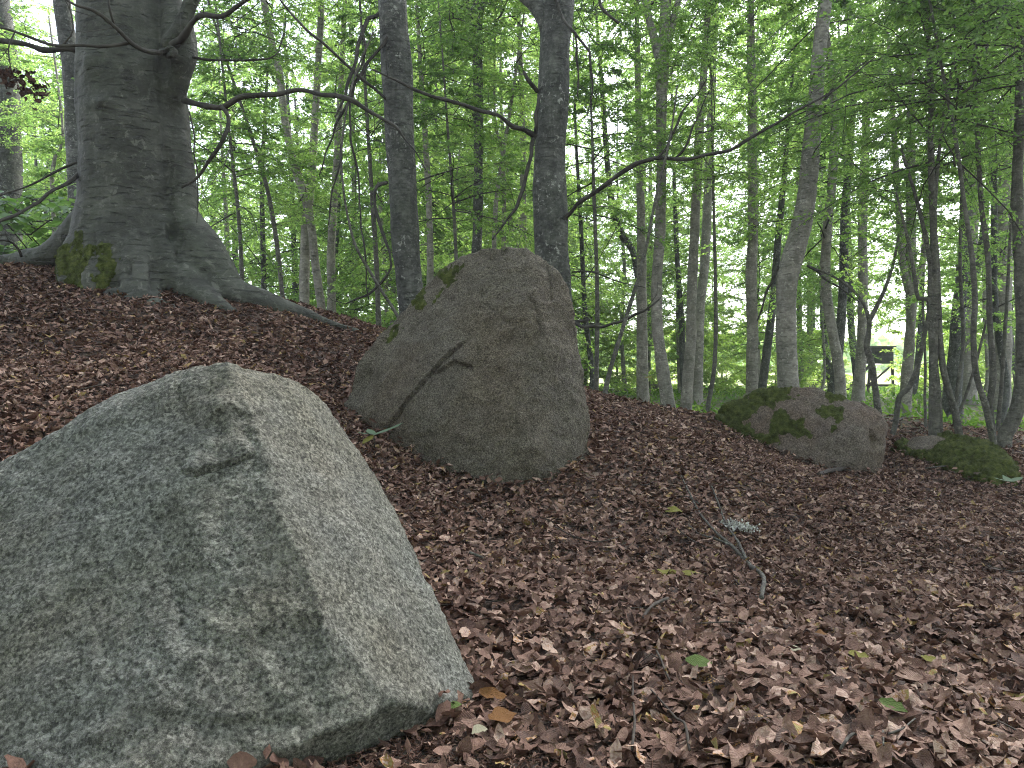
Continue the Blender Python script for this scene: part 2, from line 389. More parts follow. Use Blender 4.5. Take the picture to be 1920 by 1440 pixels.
gq = np.stack([idx[:-1, :-1], idx[:-1, 1:], idx[1:, 1:], idx[1:, :-1]], -1).reshape(-1, 4)
ground_ob = obj('ground', mesh_np('ground', np.stack([GX.ravel(), GY.ravel(), GZ], -1), [gq], {'bare': bare, 'green': grn}, True, [soil_mat]), kind='structure')
# bright open field past the edge of the wood
fx = np.linspace(-260, 260, 60); fy = np.linspace(47, 420, 40); FX, FY = np.meshgrid(fx, fy)
FZ = ground(FX, FY) + .05 + .004 * np.maximum(FY - 60, 0)
ii = np.arange(FX.size).reshape(FX.shape)
fq = np.stack([ii[:-1, :-1], ii[:-1, 1:], ii[1:, 1:], ii[1:, :-1]], -1).reshape(-1, 4)
obj('field', mesh_np('field', np.stack([FX.ravel(), FY.ravel(), FZ.ravel()], -1), [fq], None, True, [field_mat]), kind='structure')

# ------------------------------------------------------------------ boulders
def rock(name, hullpts, voxel, smooth_it, mat, disp, label, shape_fn=None, fac=.5):
    bm = bmesh.new()
    for q in hullpts: bm.verts.new(tuple(q))
    r = bmesh.ops.convex_hull(bm, input=bm.verts)
    junk = [g for g in r['geom_interior'] + r['geom_unused'] if isinstance(g, bmesh.types.BMVert)]
    bmesh.ops.delete(bm, geom=list(set(junk)), context='VERTS')
    me = bpy.data.meshes.new('tmp'); bm.to_mesh(me); bm.free()
    o = bpy.data.objects.new('tmp', me); COL.objects.link(o)
    md = o.modifiers.new('r', 'REMESH'); md.mode = 'VOXEL'; md.voxel_size = voxel
    ms = o.modifiers.new('s', 'SMOOTH'); ms.iterations = smooth_it; ms.factor = fac
    dg = bpy.context.evaluated_depsgraph_get(); ev = o.evaluated_get(dg); m2 = bpy.data.meshes.new_from_object(ev)
    bpy.data.objects.remove(o); bpy.data.meshes.remove(me)
    n = len(m2.vertices); V = np.empty(n * 3, np.float32); m2.vertices.foreach_get('co', V); V = V.reshape(-1, 3).astype(float)
    N = np.empty(n * 3, np.float32); m2.vertices.foreach_get('normal', N); N = N.reshape(-1, 3).astype(float)
    d = 0
    for sc, am, oc, kind in disp:
        if kind == 'f': d = d + am * fbm(V * sc, oc)
        elif kind == 'r': d = d - am * np.abs(fbm(V * sc + 9, oc))
    if shape_fn is not None: d = d + shape_fn(V, N)
    V2 = V + N * np.asarray(d)[:, None]
    m2.vertices.foreach_set('co', V2.astype(np.float32).ravel())
    m2.polygons.foreach_set('use_smooth', np.ones(len(m2.polygons), bool))
    m2.materials.clear(); m2.materials.append(mat); m2.name = name; m2.update()
    base = V2.mean(0); base[2] = float(ground(base[0], base[1]))
    m2.transform(Matrix.Translation(-Vector(base)))
    o = obj(name, m2, None, tuple(base)); o['label'] = label; o['category'] = 'boulder'; o['group'] = 'kerb boulders around the foot of the mound'
    return o, V2, base

def pix(V): return 960 + V[:, 0] / V[:, 1] * F, 690 - (V[:, 2] - CAMZ) / V[:, 1] * F
def ledge(V, N, line, depth, soft_in, soft_out, side=1, taper=True, up=0.0):
    """a step in the stone along a measured line: one side sits lower than the other"""
    x, y = pix(V); front = N[:, 1] < .35
    L = np.array(line, float); best = np.full(len(x), 1e9); sg = np.zeros(len(x)); tt = np.zeros(len(x))
    tot = len(L) - 1
    for i in range(tot):
        a, b = L[i], L[i + 1]; e = b - a; l2 = e @ e
        s = np.clip(((x - a[0]) * e[0] + (y - a[1]) * e[1]) / l2, 0, 1)
        dx, dy = x - a[0] - s * e[0], y - a[1] - s * e[1]; d = np.hypot(dx, dy)
        cr = (e[0] * dy - e[1] * dx) * side
        k = d < best; best[k] = d[k]; sg[k] = np.sign(cr[k]); tt[k] = (i + s[k]) / tot
    ends = smooth(0, .12, tt) * smooth(1, .88, tt) if taper else 1
    r = np.where(sg > 0, np.exp(-(best / soft_out) ** 2), np.exp(-(best / soft_in) ** 2) * 0)
    crack = np.exp(-(best / (soft_in)) ** 2) * .5
    if up:
        return ends * front * (up * np.where(sg > 0, np.exp(-(best / soft_out) ** 2), 0) - depth * np.where(sg > 0, 0, np.exp(-(best / soft_in) ** 2)))
    return -depth * ends * np.maximum(r, crack) * front

def moss_on(parent, V_world, me_src, base, mask, thick, name='moss', label=None):
    """a cushion of moss grown on part of a surface"""
    n = len(V_world); N = np.empty(n * 3, np.float32); me_src.vertices.foreach_get('normal', N); N = N.reshape(-1, 3)
    pol = [p for p in me_src.polygons]
    nl = len(me_src.loops); lv = np.empty(nl, np.int32); me_src.loops.foreach_get('vertex_index', lv)
    ls = np.empty(len(pol), np.int32); me_src.polygons.foreach_get('loop_start', ls)
    lt = np.empty(len(pol), np.int32); me_src.polygons.foreach_get('loop_total', lt)
    q = np.stack([lv[ls[lt == 4] + i] for i in range(4)], -1)
    keep = (mask[q] > .02).any(1); q = q[keep]
    used, inv = np.unique(q, return_inverse=True); q = inv.reshape(-1, 4)
    Vw = V_world[used]; mk = mask[used]
    mk = mk + .5 * fbm(Vw * 16, 3) * (mk > .01)
    h = -.008 + (thick + .008) * smooth(0, .9, mk) * (.75 + .9 * fbm(Vw * 22, 3) + .35 * fbm(Vw * 60, 2))
    Vn = Vw + N[used] * h[:, None] - base
    return obj(name, mesh_np(name, Vn, [q], None, True, [moss_mat]), parent, **({'label': label} if label else {}))

# --- boulder 1: big grey-green stone in front
B1 = [(428, 674, 1.9), (330, 696, 1.97), (255, 722, 1.97), (180, 768, 1.93), (100, 812, 1.88), (0, 866, 1.82), (-250, 1010, 1.72), (-420, 1250, 1.6),
      (520, 704, 2.02), (562, 712, 2.08), (605, 745, 2.12), (645, 795, 2.14), (692, 862, 2.13), (722, 950, 2.11), (760, 1020, 2.08), (802, 1100, 2.02), (842, 1180, 1.94), (894, 1280, 1.8), (897, 1308, 1.73),
      (461, 755, 1.82), (544, 995, 1.61), (613, 1168, 1.49), (742, 1310, 1.49), (815, 1336, 1.6), (655, 1352, 1.4), (520, 1408, 1.33), (300, 1470, 1.24),
      (240, 940, 1.65), (317, 1040, 1.56), (60, 1000, 1.62), (0, 1250, 1.4), (200, 1300, 1.35), (0, 1470, 1.24), (-200, 1450, 1.28)]
h1 = [P(*a) for a in B1]
for (x, y) in ((-.13, 1.78), (-.14, 1.72), (-.24, 1.6), (-.36, 1.46), (-.44, 1.38), (-.62, 1.26), (-.84, 1.2), (-1.25, 1.35), (-1.6, 1.8), (-1.45, 2.3), (-.95, 2.55), (-.45, 2.4), (-.2, 2.05)):
    h1.append(np.array((x, y, ground(x, y) - .14)))
def ridge(V, line, am, wd):
    x, y = pix(V); L = np.array(line, float); best = np.full(len(x), 1e9)
    for a, b in zip(L[:-1], L[1:]):
        e = b - a; s_ = np.clip(((x - a[0]) * e[0] + (y - a[1]) * e[1]) / (e @ e), 0, 1)
        best = np.minimum(best, np.hypot(x - a[0] - s_ * e[0], y - a[1] - s_ * e[1]))
    return am * np.exp(-best / wd)
def sh1(V, N):
    d = ledge(V, N, [(336, 880), (360, 892), (385, 882), (425, 868), (462, 858), (482, 846)], .006, 6, 48, -1, up=.013)
    d += ledge(V, N, [(330, 722), (342, 750), (348, 778)], .012, 4, 30, 1, up=-.0001)
    d += ledge(V, N, [(385, 800), (405, 780), (430, 768), (455, 778), (468, 775)], .003, 6, 40, -1, up=.006)
    wv = 10 * fbm(V * 6, 3); d += ridge(V + np.stack([wv * .004, wv * 0, wv * .002], -1), [(432, 684), (461, 755), (500, 870), (544, 995), (580, 1085), (613, 1168), (680, 1240), (742, 1312)], .007, 22) + ridge(V, [(886, 1296), (815, 1336), (742, 1314), (655, 1352), (520, 1408)], .010, 18)
    d += ledge(V, N, [(275, 960), (300, 1010), (312, 1080), (330, 1140), (325, 1230)], .016, 10, 60, -1)
    d += ledge(V, N, [(600, 1165), (650, 1180), (672, 1225), (735, 1312)], .008, 6, 50, -1)
    d += ledge(V, N, [(470, 1190), (540, 1160), (612, 1170)], .007, 10, 60, 1)
    d += ledge(V, N, [(150, 1440), (250, 1330), (420, 1350), (600, 1345)], .008, 8, 40, 1)
    x, y = pix(V)
    d += .02 * smooth(50, 0, np.hypot(x - 425, y - 770))
    return d
b1, V1, base1 = rock('boulder', h1, .008, 2, rock_green, [(1.6, .02, 3, 'f'), (6, .013, 4, 'f'), (22, .006, 4, 'f'), (60, .0035, 3, 'f'), (3.5, .014, 3, 'r'), (12, .006, 3, 'r')],
    'large pale grey-green granite boulder with a sloping broad face, nearest stone of all', sh1)

# --- boulder 2: tall brown standing stone
B2 = [(949, 461, 4.95), (925, 464, 4.95), (988, 470, 4.95), (1019, 484, 4.93), (1046, 513, 4.9), (1062, 548, 4.88), (1073, 594, 4.85), (1083, 633, 4.82), (1097, 695, 4.76), (1105, 734, 4.72), (1112, 790, 4.66), (1114, 835, 4.6), (1106, 863, 4.55),
      (1069, 882, 4.4), (1019, 909, 4.3), (949, 915, 4.25), (890, 907, 4.28), (832, 886, 4.38), (785, 855, 4.5), (723, 820, 4.68), (677, 789, 4.85), (642, 766, 5.0),
      (652, 734, 5.02), (664, 695, 5.05), (690, 650, 5.08), (723, 618, 5.1), (762, 577, 5.1), (793, 543, 5.08), (832, 507, 5.05), (867, 483, 5.02), (905, 467, 4.98),
      (960, 700, 4.42), (1000, 840, 4.27), (930, 850, 4.25), (830, 790, 4.45), (870, 640, 4.6), (900, 540, 4.75), (1010, 560, 4.68), (1050, 700, 4.52), (1075, 840, 4.45), (760, 700, 4.8), (760, 780, 4.68)]
h2 = [P(*a) for a in B2]
for (px, py, d) in ((949, 915, 4.3), (832, 890, 4.5), (723, 830, 4.75), (650, 780, 5.05), (1112, 860, 4.65), (1060, 890, 4.45)):
    q = P(px, py, d); q[2] -= .25; h2.append(q)
for (px, py, d) in ((960, 480, 5.25), (1040, 560, 5.5), (1080, 800, 5.6), (820, 560, 5.6), (700, 700, 5.7), (690, 790, 5.7), (1070, 900, 5.4)): h2.append(P(px, py, d))
def sh2(V, N):
    d = ledge(V, N, [(880, 628), (858, 655), (832, 680), (800, 710), (780, 738), (758, 762), (728, 795), (708, 820)], .014, 5, 110, 1, up=.022)
    d += ledge(V, N, [(812, 702), (835, 692), (855, 678), (872, 684), (892, 688)], .012, 7, 36, -1, up=.02)
    d += ledge(V, N, [(885, 560), (925, 580), (950, 605), (970, 620)], .012, 7, 40, 1, up=.02)
    d += ledge(V, N, [(985, 555), (1000, 575), (1005, 590), (1012, 640)], .016, 7, 40, 1, up=.022)
    d += ledge(V, N, [(1025, 490), (1035, 530), (1036, 570)], .03, 6, 22, 1)
    d += ledge(V, N, [(955, 468), (938, 480), (922, 494)], .035, 7, 20, 1)
    x, y = pix(V)
    for (a, b, r, am) in ((680, 715, 18, .04), (665, 740, 14, .035), (690, 700, 12, .03), (935, 700, 16, .02), (902, 548, 6, .02)):
        d -= am * np.exp(-(((x - a) / r) ** 2 + ((y - b) / (r * 1.3)) ** 2)) * (N[:, 1] < .3)
    return d
b2, V2_, base2 = rock('boulder', h2, .0105, 3, rock_brown, [(1.3, .05, 3, 'f'), (4.5, .025, 4, 'f'), (14, .012, 4, 'f'), (40, .007, 3, 'f'), (3, .025, 3, 'r'), (8, .012, 3, 'r')],
    'tall dark brown granite standing boulder with a slanting crack, the biggest stone in the middle', sh2)
x, y = pix(V2_)
mk = smooth(-.35, .15, fbm(V2_ * 5 + 3, 3)) * smooth(46, 8, np.abs((y - 618) + (x - 723) * .93 - 4)) * smooth(700, 735, x) * smooth(905, 840, x) * smooth(.05, .3, V2_[:, 1] - 4.7)
moss_on(b2, V2_, b2.data, base2, np.clip(mk, 0, 1) * .9, .012, label='thin strip of moss along the sloping left shoulder')

# --- boulder 3: half mossy, pinkish
B3 = [(1340, 783, 8.3), (1358, 762, 8.25), (1397, 742, 8.2), (1435, 727, 8.1), (1482, 721, 8.0), (1525, 723, 7.95), (1575, 732, 7.9), (1622, 746, 7.85), (1649, 762, 7.8), (1661, 777, 7.75), (1664, 802, 7.65), (1658, 835, 7.55), (1653, 867, 7.5), (1645, 890, 7.45),
      (1614, 886, 7.4), (1533, 872, 7.5), (1498, 861, 7.6), (1455, 841, 7.75), (1397, 822, 7.95), (1358, 802, 8.2), (1500, 770, 7.75), (1600, 770, 7.6), (1560, 800, 7.5), (1640, 800, 7.45), (1420, 780, 7.95)]
h3 = [P(*a) for a in B3]
for (px, py, d) in ((1640, 890, 7.5), (1533, 875, 7.6), (1455, 850, 7.8), (1358, 810, 8.25)):
    q = P(px, py, d); q[2] -= .25; h3.append(q)
for (px, py, d) in ((1400, 770, 9.0), (1600, 770, 8.9), (1640, 850, 8.7), (1370, 820, 9.1)): h3.append(P(px, py, d))
def sh3(V, N):
    d = ledge(V, N, [(1480, 800), (1520, 770), (1570, 745), (1600, 742)], .03, 5, 22, 1)
    d += ledge(V, N, [(1655, 780), (1640, 800), (1650, 830), (1640, 850)], .05, 5, 16, 1)
    d += ledge(V, N, [(1560, 735), (1620, 752), (1640, 770)], .03, 4, 10, -1)
    d += ledge(V, N, [(1545, 860), (1560, 820), (1600, 800), (1640, 806)], .02, 4, 16, -1)
    return d
b3, V3, base3 = rock('boulder', h3, .026, 4, rock_pink, [(1.2, .06, 3, 'f'), (4, .035, 4, 'f'), (12, .018, 3, 'f'), (3, .03, 3, 'r')],
    'low pinkish-brown boulder whose left half is covered with green moss', sh3)
x, y = pix(V3)
mk = smooth(-.1, .22, fbm(V3 * 4.2 + 2, 5) * 1.25 + .55 * smooth(1560, 1380, x) + .25 * smooth(770, 735, y) - .10 - 1.2 * smooth(1560, 1620, x) - .5 * smooth(40, 15, np.hypot(x - 1425, (y - 785))) - .45 * smooth(48, 20, np.hypot((x - 1492) * .8, (y - 752) * 1.3)))
mk *= smooth(848, 825, y + (1420 - x) * -.2)
moss_on(b3, V3, b3.data, base3, np.clip(mk, 0, 1), .024)

# --- boulder 4: low and mossy
B4 = [(1682, 839, 8.25), (1708, 826, 8.2), (1739, 821, 8.15), (1785, 821, 8.0), (1824, 828, 7.8), (1855, 838, 7.6), (1883, 858, 7.35), (1898, 882, 7.15), (1903, 915, 7.0), (1863, 911, 6.95), (1832, 896, 7.1), (1797, 872, 7.4), (1747, 858, 7.75), (1708, 852, 8.05),
      (1800, 845, 7.6), (1870, 880, 7.1)]
h4 = [P(*a) for a in B4]
for (px, py, d) in ((1900, 915, 7.05), (1832, 900, 7.2), (1747, 865, 7.8), (1690, 850, 8.3)):
    q = P(px, py, d); q[2] -= .2; h4.append(q)
for (px, py, d) in ((1730, 840, 8.9), (1850, 860, 8.5), (1900, 890, 8.1)): h4.append(P(px, py, d))
b4, V4, base4 = rock('boulder', h4, .026, 5, rock_pink, [(1.2, .06, 3, 'f'), (4, .04, 4, 'f'), (12, .015, 3, 'f')],
    'lowest flat boulder almost wholly wrapped in dark moss, beside the half-mossy stone')
x, y = pix(V4)
mk = smooth(-.25, .1, fbm(V4 * 3.1 + 5, 4) + .3 - .8 * smooth(45, 18, np.hypot(x - 1732, (y - 826) * 1.6)) - .7 * smooth(18, 40, (y - 842) - (x - 1690) * .27))
moss_on(b4, V4, b4.data, base4, np.clip(mk, 0, 1), .06)

# ------------------------------------------------------------------ the great beech
def merge_remesh(pieces, voxel, sm, disp, scale_noise):
    A = Acc()
    for V, q, tr in pieces: A.add(V, q, tr)
    me = A.mesh('tmp', [], True, False)
    o = bpy.data.objects.new('tmp', me); COL.objects.link(o)
    md = o.modifiers.new('r', 'REMESH'); md.mode = 'VOXEL'; md.voxel_size = voxel
    ms = o.modifiers.new('s', 'SMOOTH'); ms.iterations = sm; ms.factor = .5
    m2 = bpy.data.meshes.new_from_object(o.evaluated_get(bpy.context.evaluated_depsgraph_get()))
    bpy.data.objects.remove(o); bpy.data.meshes.remove(me)
    n = len(m2.vertices); V = np.empty(n * 3, np.float32); m2.vertices.foreach_get('co', V); V = V.reshape(-1, 3).astype(float)
    N = np.empty(n * 3, np.float32); m2.vertices.foreach_get('normal', N); N = N.reshape(-1, 3).astype(float)
    d = disp(V, N); V = V + N * d[:, None]
    m2.vertices.foreach_set('co', V.astype(np.float32).ravel()); m2.polygons.foreach_set('use_smooth', np.ones(len(m2.polygons), bool)); m2.update()
    return m2, V
T1D = 7.0
axis = [(243, -700, 150), (243, -300, 158), (243, 0, 172), (247, 100, 180), (252, 200, 188), (255, 300, 190), (257, 380, 200), (258, 440, 225), (265, 500, 262), (268, 560, 280), (268, 640, 280)]
tp = [P(a, b, T1D) for a, b, c in axis][::-1]; tr_ = [c / 2 / F * T1D for a, b, c in axis][::-1]
pieces = [tube(tp, tr_, 40, .12)]
def root(lst):
    pieces.append(tube([P(a, b, c) for a, b, c, r in lst], [r for a, b, c, r in lst], 16, .06))
root([(322, 395, 6.85, .17), (365, 450, 6.72, .2), (402, 510, 6.6, .2), (438, 552, 6.55, .16), (500, 572, 6.6, .12), (560, 588, 6.7, .08), (610, 604, 6.8, .05), (680, 625, 6.95, .03)])
root([(300, 420, 6.7, .14), (322, 490, 6.55, .18), (350, 535, 6.42, .16), (390, 562, 6.3, .12), (440, 590, 6.2, .06)])
root([(258, 440, 6.6, .16), (262, 500, 6.45, .2), (268, 545, 6.3, .17), (285, 572, 6.15, .1)])
root([(218, 430, 6.65, .16), (200, 485, 6.5, .2), (190, 535, 6.35, .17), (182, 560, 6.25, .1)])
root([(182, 420, 6.8, .15), (152, 472, 6.65, .17), (140, 512, 6.5, .15), (132, 540, 6.4, .1)])
root([(172, 405, 7.0, .16), (128, 458, 7.05, .16), (88, 482, 7.1, .12), (40, 488, 7.2, .1), (-20, 492, 7.3, .09), (-90, 502, 7.4, .06)])
root([(255, 430, 7.5, .2), (200, 490, 7.9, .2), (150, 520, 8.2, .12)])
root([(300, 430, 7.5, .2), (370, 500, 7.8, .18), (450, 560, 8.1, .1)])
root([(322, 120, 6.95, .1), (334, 250, 6.9, .11), (338, 330, 6.86, .13), (338, 400, 6.8, .15), (338, 450, 6.72, .17)])   # fluted ribs
for a, b, c, r in ((215, 562, 6.2, .11), (250, 568, 6.15, .1), (292, 578, 6.08, .11), (165, 555, 6.3, .09), (325, 585, 6.05, .07)):   # knuckled surface roots
    pieces.append(tube([P(a - 26, b + 6, c), P(a, b, c - .02), P(a + 30, b + 8, c)], [r * .4, r, r * .4], 12, .04))
# swollen collar and limb stubs on the right
pieces.append(tube([P(322, 230, 6.9), P(330, 150, 6.78), P(338, 100, 6.76), P(334, 50, 6.82), P(318, -20, 6.9)], [.06, .13, .16, .15, .08], 16, .05))
pieces.append(tube([P(330, 95, 6.75), P(340, 60, 6.65), P(352, 20, 6.6), P(372, -40, 6.55), P(400, -160, 6.5), P(440, -400, 6.4)], [.15, .11, .08, .065, .06, .03], 12, .05))
pieces.append(tube([P(300, 100, 6.58), P(318, 96, 6.5), P(332, 100, 6.55)], [.05, .075, .05], 12, .03))
tb = P(265, 545, 7.0); tb[2] = float(ground(tb[0], tb[1]))
def dsp(V, N):
    x, y = pix(V); front = N[:, 1] < .2
    d = .035 * fbm(V * np.array((1.7, 1.7, .6)), 3) + .018 * fbm(V * np.array((5, 5, 2.5)), 3) + .006 * fbm(V * np.array((7, 7, 30.)), 2) + .004 * fbm(V * 18, 2)
    for (a, b, rx, ry, am) in ((306, 122, 8, 24, .08), (312, 92, 8, 10, .05), (172, 115, 16, 30, -.045), (190, 192, 26, 12, -.035), (322, 432, 8, 18, .08), (175, 300, 5, 60, .01), (336, 470, 6, 30, .05), (240, 505, 6, 26, .05), (288, 515, 6, 30, .05), (175, 470, 5, 30, .04)):
        d -= am * np.exp(-(((x - a) / rx) ** 2 + ((y - b) / ry) ** 2)) * front
    d -= .02 * np.exp(-((x - 308 - .06 * (y - 250)) / 7) ** 2) * front * smooth(130, 180, y) * smooth(480, 400, y)
    return d
me, VT = merge_remesh(pieces, .020, 7, dsp, 1)
me.materials.append(bark_big)
big = empty('beech_tree', tb, 'massive old grey beech with flared mossy roots on top of the mound', 'tree')
me.transform(Matrix.Translation(-Vector(tb)))
trunk1 = obj('trunk', me, big)
x, y = pix(VT)
mk = smooth(-.1, .35, fbm(VT * 6, 4) * 1.1 + .42 - .5 * smooth(20, 66, np.hypot((x - 152) * .85, (y - 496) * 1.05))) * smooth(75, 45, np.hypot((x - 152) * .85, (y - 496))) * (VT[:, 1] < 6.95)
moss_on(big, VT, trunk1.data, tb, np.clip(mk, 0, 1), .018, label='patch of dark green moss on the near left root')

def branch(parent, base, lst, k=8, mat=None, seed=0, dz=0.0):
    """lst: (px, py, distance, diameter in photo pixels)"""
    r_ = np.random.default_rng(int(abs(lst[0][0]) * 7 + abs(lst[1][1])) + seed)
    pts_ = np.array([P(a, b, c) for a, b, c, _ in lst]); rr = np.array([max(.0022, .84 * wd / 2 / F * c) for a, b, c, wd in lst])
    pp, pr_ = resample(pts_, rr, .22); jit = r_.normal(0, .010, pp.shape); jit[0] = 0; pp = pp + jit
    pr_ = pr_ * (1 + r_.normal(0, .1, len(pr_)))
    V, q, tr = tube(pp, np.maximum(pr_, .002), k, .05, .25, True, seed)
    A = Acc(); A.add(V - np.asarray(base), q, tr)
    for j in range(2 + len(pp) // 3):                                  # fine side twigs with a kink
        i0 = r_.integers(1, len(pp)); dr_ = pp[i0] - pp[i0 - 1]; dr_ /= np.linalg.norm(dr_) + 1e-9
        t1 = dr_ * .8 + r_.normal(0, .7, 3); t1 /= np.linalg.norm(t1); l_ = r_.uniform(.12, .55); t2 = t1 + r_.normal(0, .4, 3)
        e1 = pp[i0] + t1 * l_ * .5; e2 = e1 + t2 * l_ * .5; Vt, qt, tt = tube([pp[i0], e1, e2], [.0042, .003, .0016], 4); A.add(Vt - np.asarray(base), qt, tt)
    return obj('branch', A.mesh('branch', [mat or twig_mat], True, False), parent)
BR1 = [
 [(345, 188, 6.7, 16), (370, 195, 6.6, 15), (412, 198, 6.5, 14), (450, 182, 6.45, 13), (520, 178, 6.4, 12), (600, 176, 6.3, 11), (660, 190, 6.2, 10), (715, 222, 6.15, 7), (760, 262, 6.1, 5), (800, 320, 6.1, 2)],
 [(416, 200, 6.5, 10), (426, 230, 6.45, 10), (418, 270, 6.4, 10), (392, 302, 6.45, 9), (365, 330, 6.5, 7), (340, 352, 6.6, 5)],
 [(325, 85, 6.6, 20), (345, 65, 6.4, 16), (362, 38, 6.3, 12), (382, 28, 6.25, 12), (420, 28, 6.2, 10), (450, 8, 6.1, 9), (490, -30, 6.0, 8), (540, -90, 6, 5)],
 [(310, 100, 6.55, 14), (280, 98, 6.3, 11), (250, 82, 6.15, 10), (215, 48, 6.0, 9), (180, 22, 5.9, 8), (140, 5, 5.85, 6), (60, -15, 5.8, 4)],
 [(245, 80, 6.15, 8), (200, 80, 6.05, 8), (150, 84, 5.95, 8), (100, 84, 5.9, 7), (50, 64, 5.85, 6), (-30, 45, 5.8, 4)],
 [(214, 46, 6.0, 5), (208, 20, 5.95, 5), (204, -10, 5.95, 4)],
 [(170, 98, 7.0, 16), (130, 94, 7.0, 15), (80, 94, 7.0, 14), (30, 80, 7.0, 12), (-60, 70, 7.0, 10)],
 [(160, 310, 6.9, 9), (140, 330, 6.6, 9), (100, 360, 6.3, 8), (50, 392, 6.1, 7), (0, 415, 5.9, 7), (-70, 450, 5.8, 5)],
 [(160, 298, 6.9, 6), (100, 326, 6.7, 5), (40, 352, 6.5, 4), (-20, 376, 6.4, 4)],
 [(362, 108, 6.7, 6), (420, 112, 6.5, 5), (470, 113, 6.4, 5), (508, 108, 6.4, 4), (528, 92, 6.4, 2)],
 [(355, 210, 6.7, 4), (364, 260, 6.6, 4), (370, 320, 6.6, 3), (372, 380, 6.6, 3), (366, 420, 6.6, 2)],
 [(40, 480, 6.9, 6), (20, 455, 6.7, 5), (-20, 452, 6.6, 4)],
 [(118, 85, 5.92, 4), (135, 55, 5.9, 3), (128, 20, 5.9, 3), (110, -20, 5.9, 2)],
 [(28, 60, 5.86, 3), (20, 90, 5.85, 3), (24, 130, 5.85, 2)],
]
for i, l in enumerate(BR1): branch(big, tb, l, 8, seed=i)

# ------------------------------------------------------------------ leaves and crowns
LEAF2 = (np.array([(0, 0, 0), (.5, -.33, .07), (1, 0, -.06), (.5, .33, .07)], float), np.array([(0, 1, 2), (0, 2, 3)]))
LEAF4 = (np.array([(0, 0, 0), (.3, -.31, .06), (.7, -.26, .05), (1.02, 0, -.08), (.7, .26, .05), (.3, .31, .06)], float), np.array([(0, 1, 2, 3), (0, 3, 4, 5)]))
def place(tmpl, pos, a, n, size, wid=1.0):
    """put a leaf template at each position; a = length direction, n = normal"""
    U, Fc = tmpl
    a = a / (np.linalg.norm(a, axis=1)[:, None] + 1e-9)
    b = np.cross(n, a); b /= np.linalg.norm(b, axis=1)[:, None] + 1e-9
    n = np.cross(a, b)
    s = np.asarray(size)[:, None, None]
    V = pos[:, None] + s * (a[:, None] * U[None, :, :1] + b[:, None] * U[None, :, 1:2] * wid + n[:, None] * U[None, :, 2:3])
    k = len(U); idx = (np.arange(len(pos)) * k)[:, None, None] + Fc[None]
    return V.reshape(-1, 3), idx.reshape(-1, Fc.shape[1])

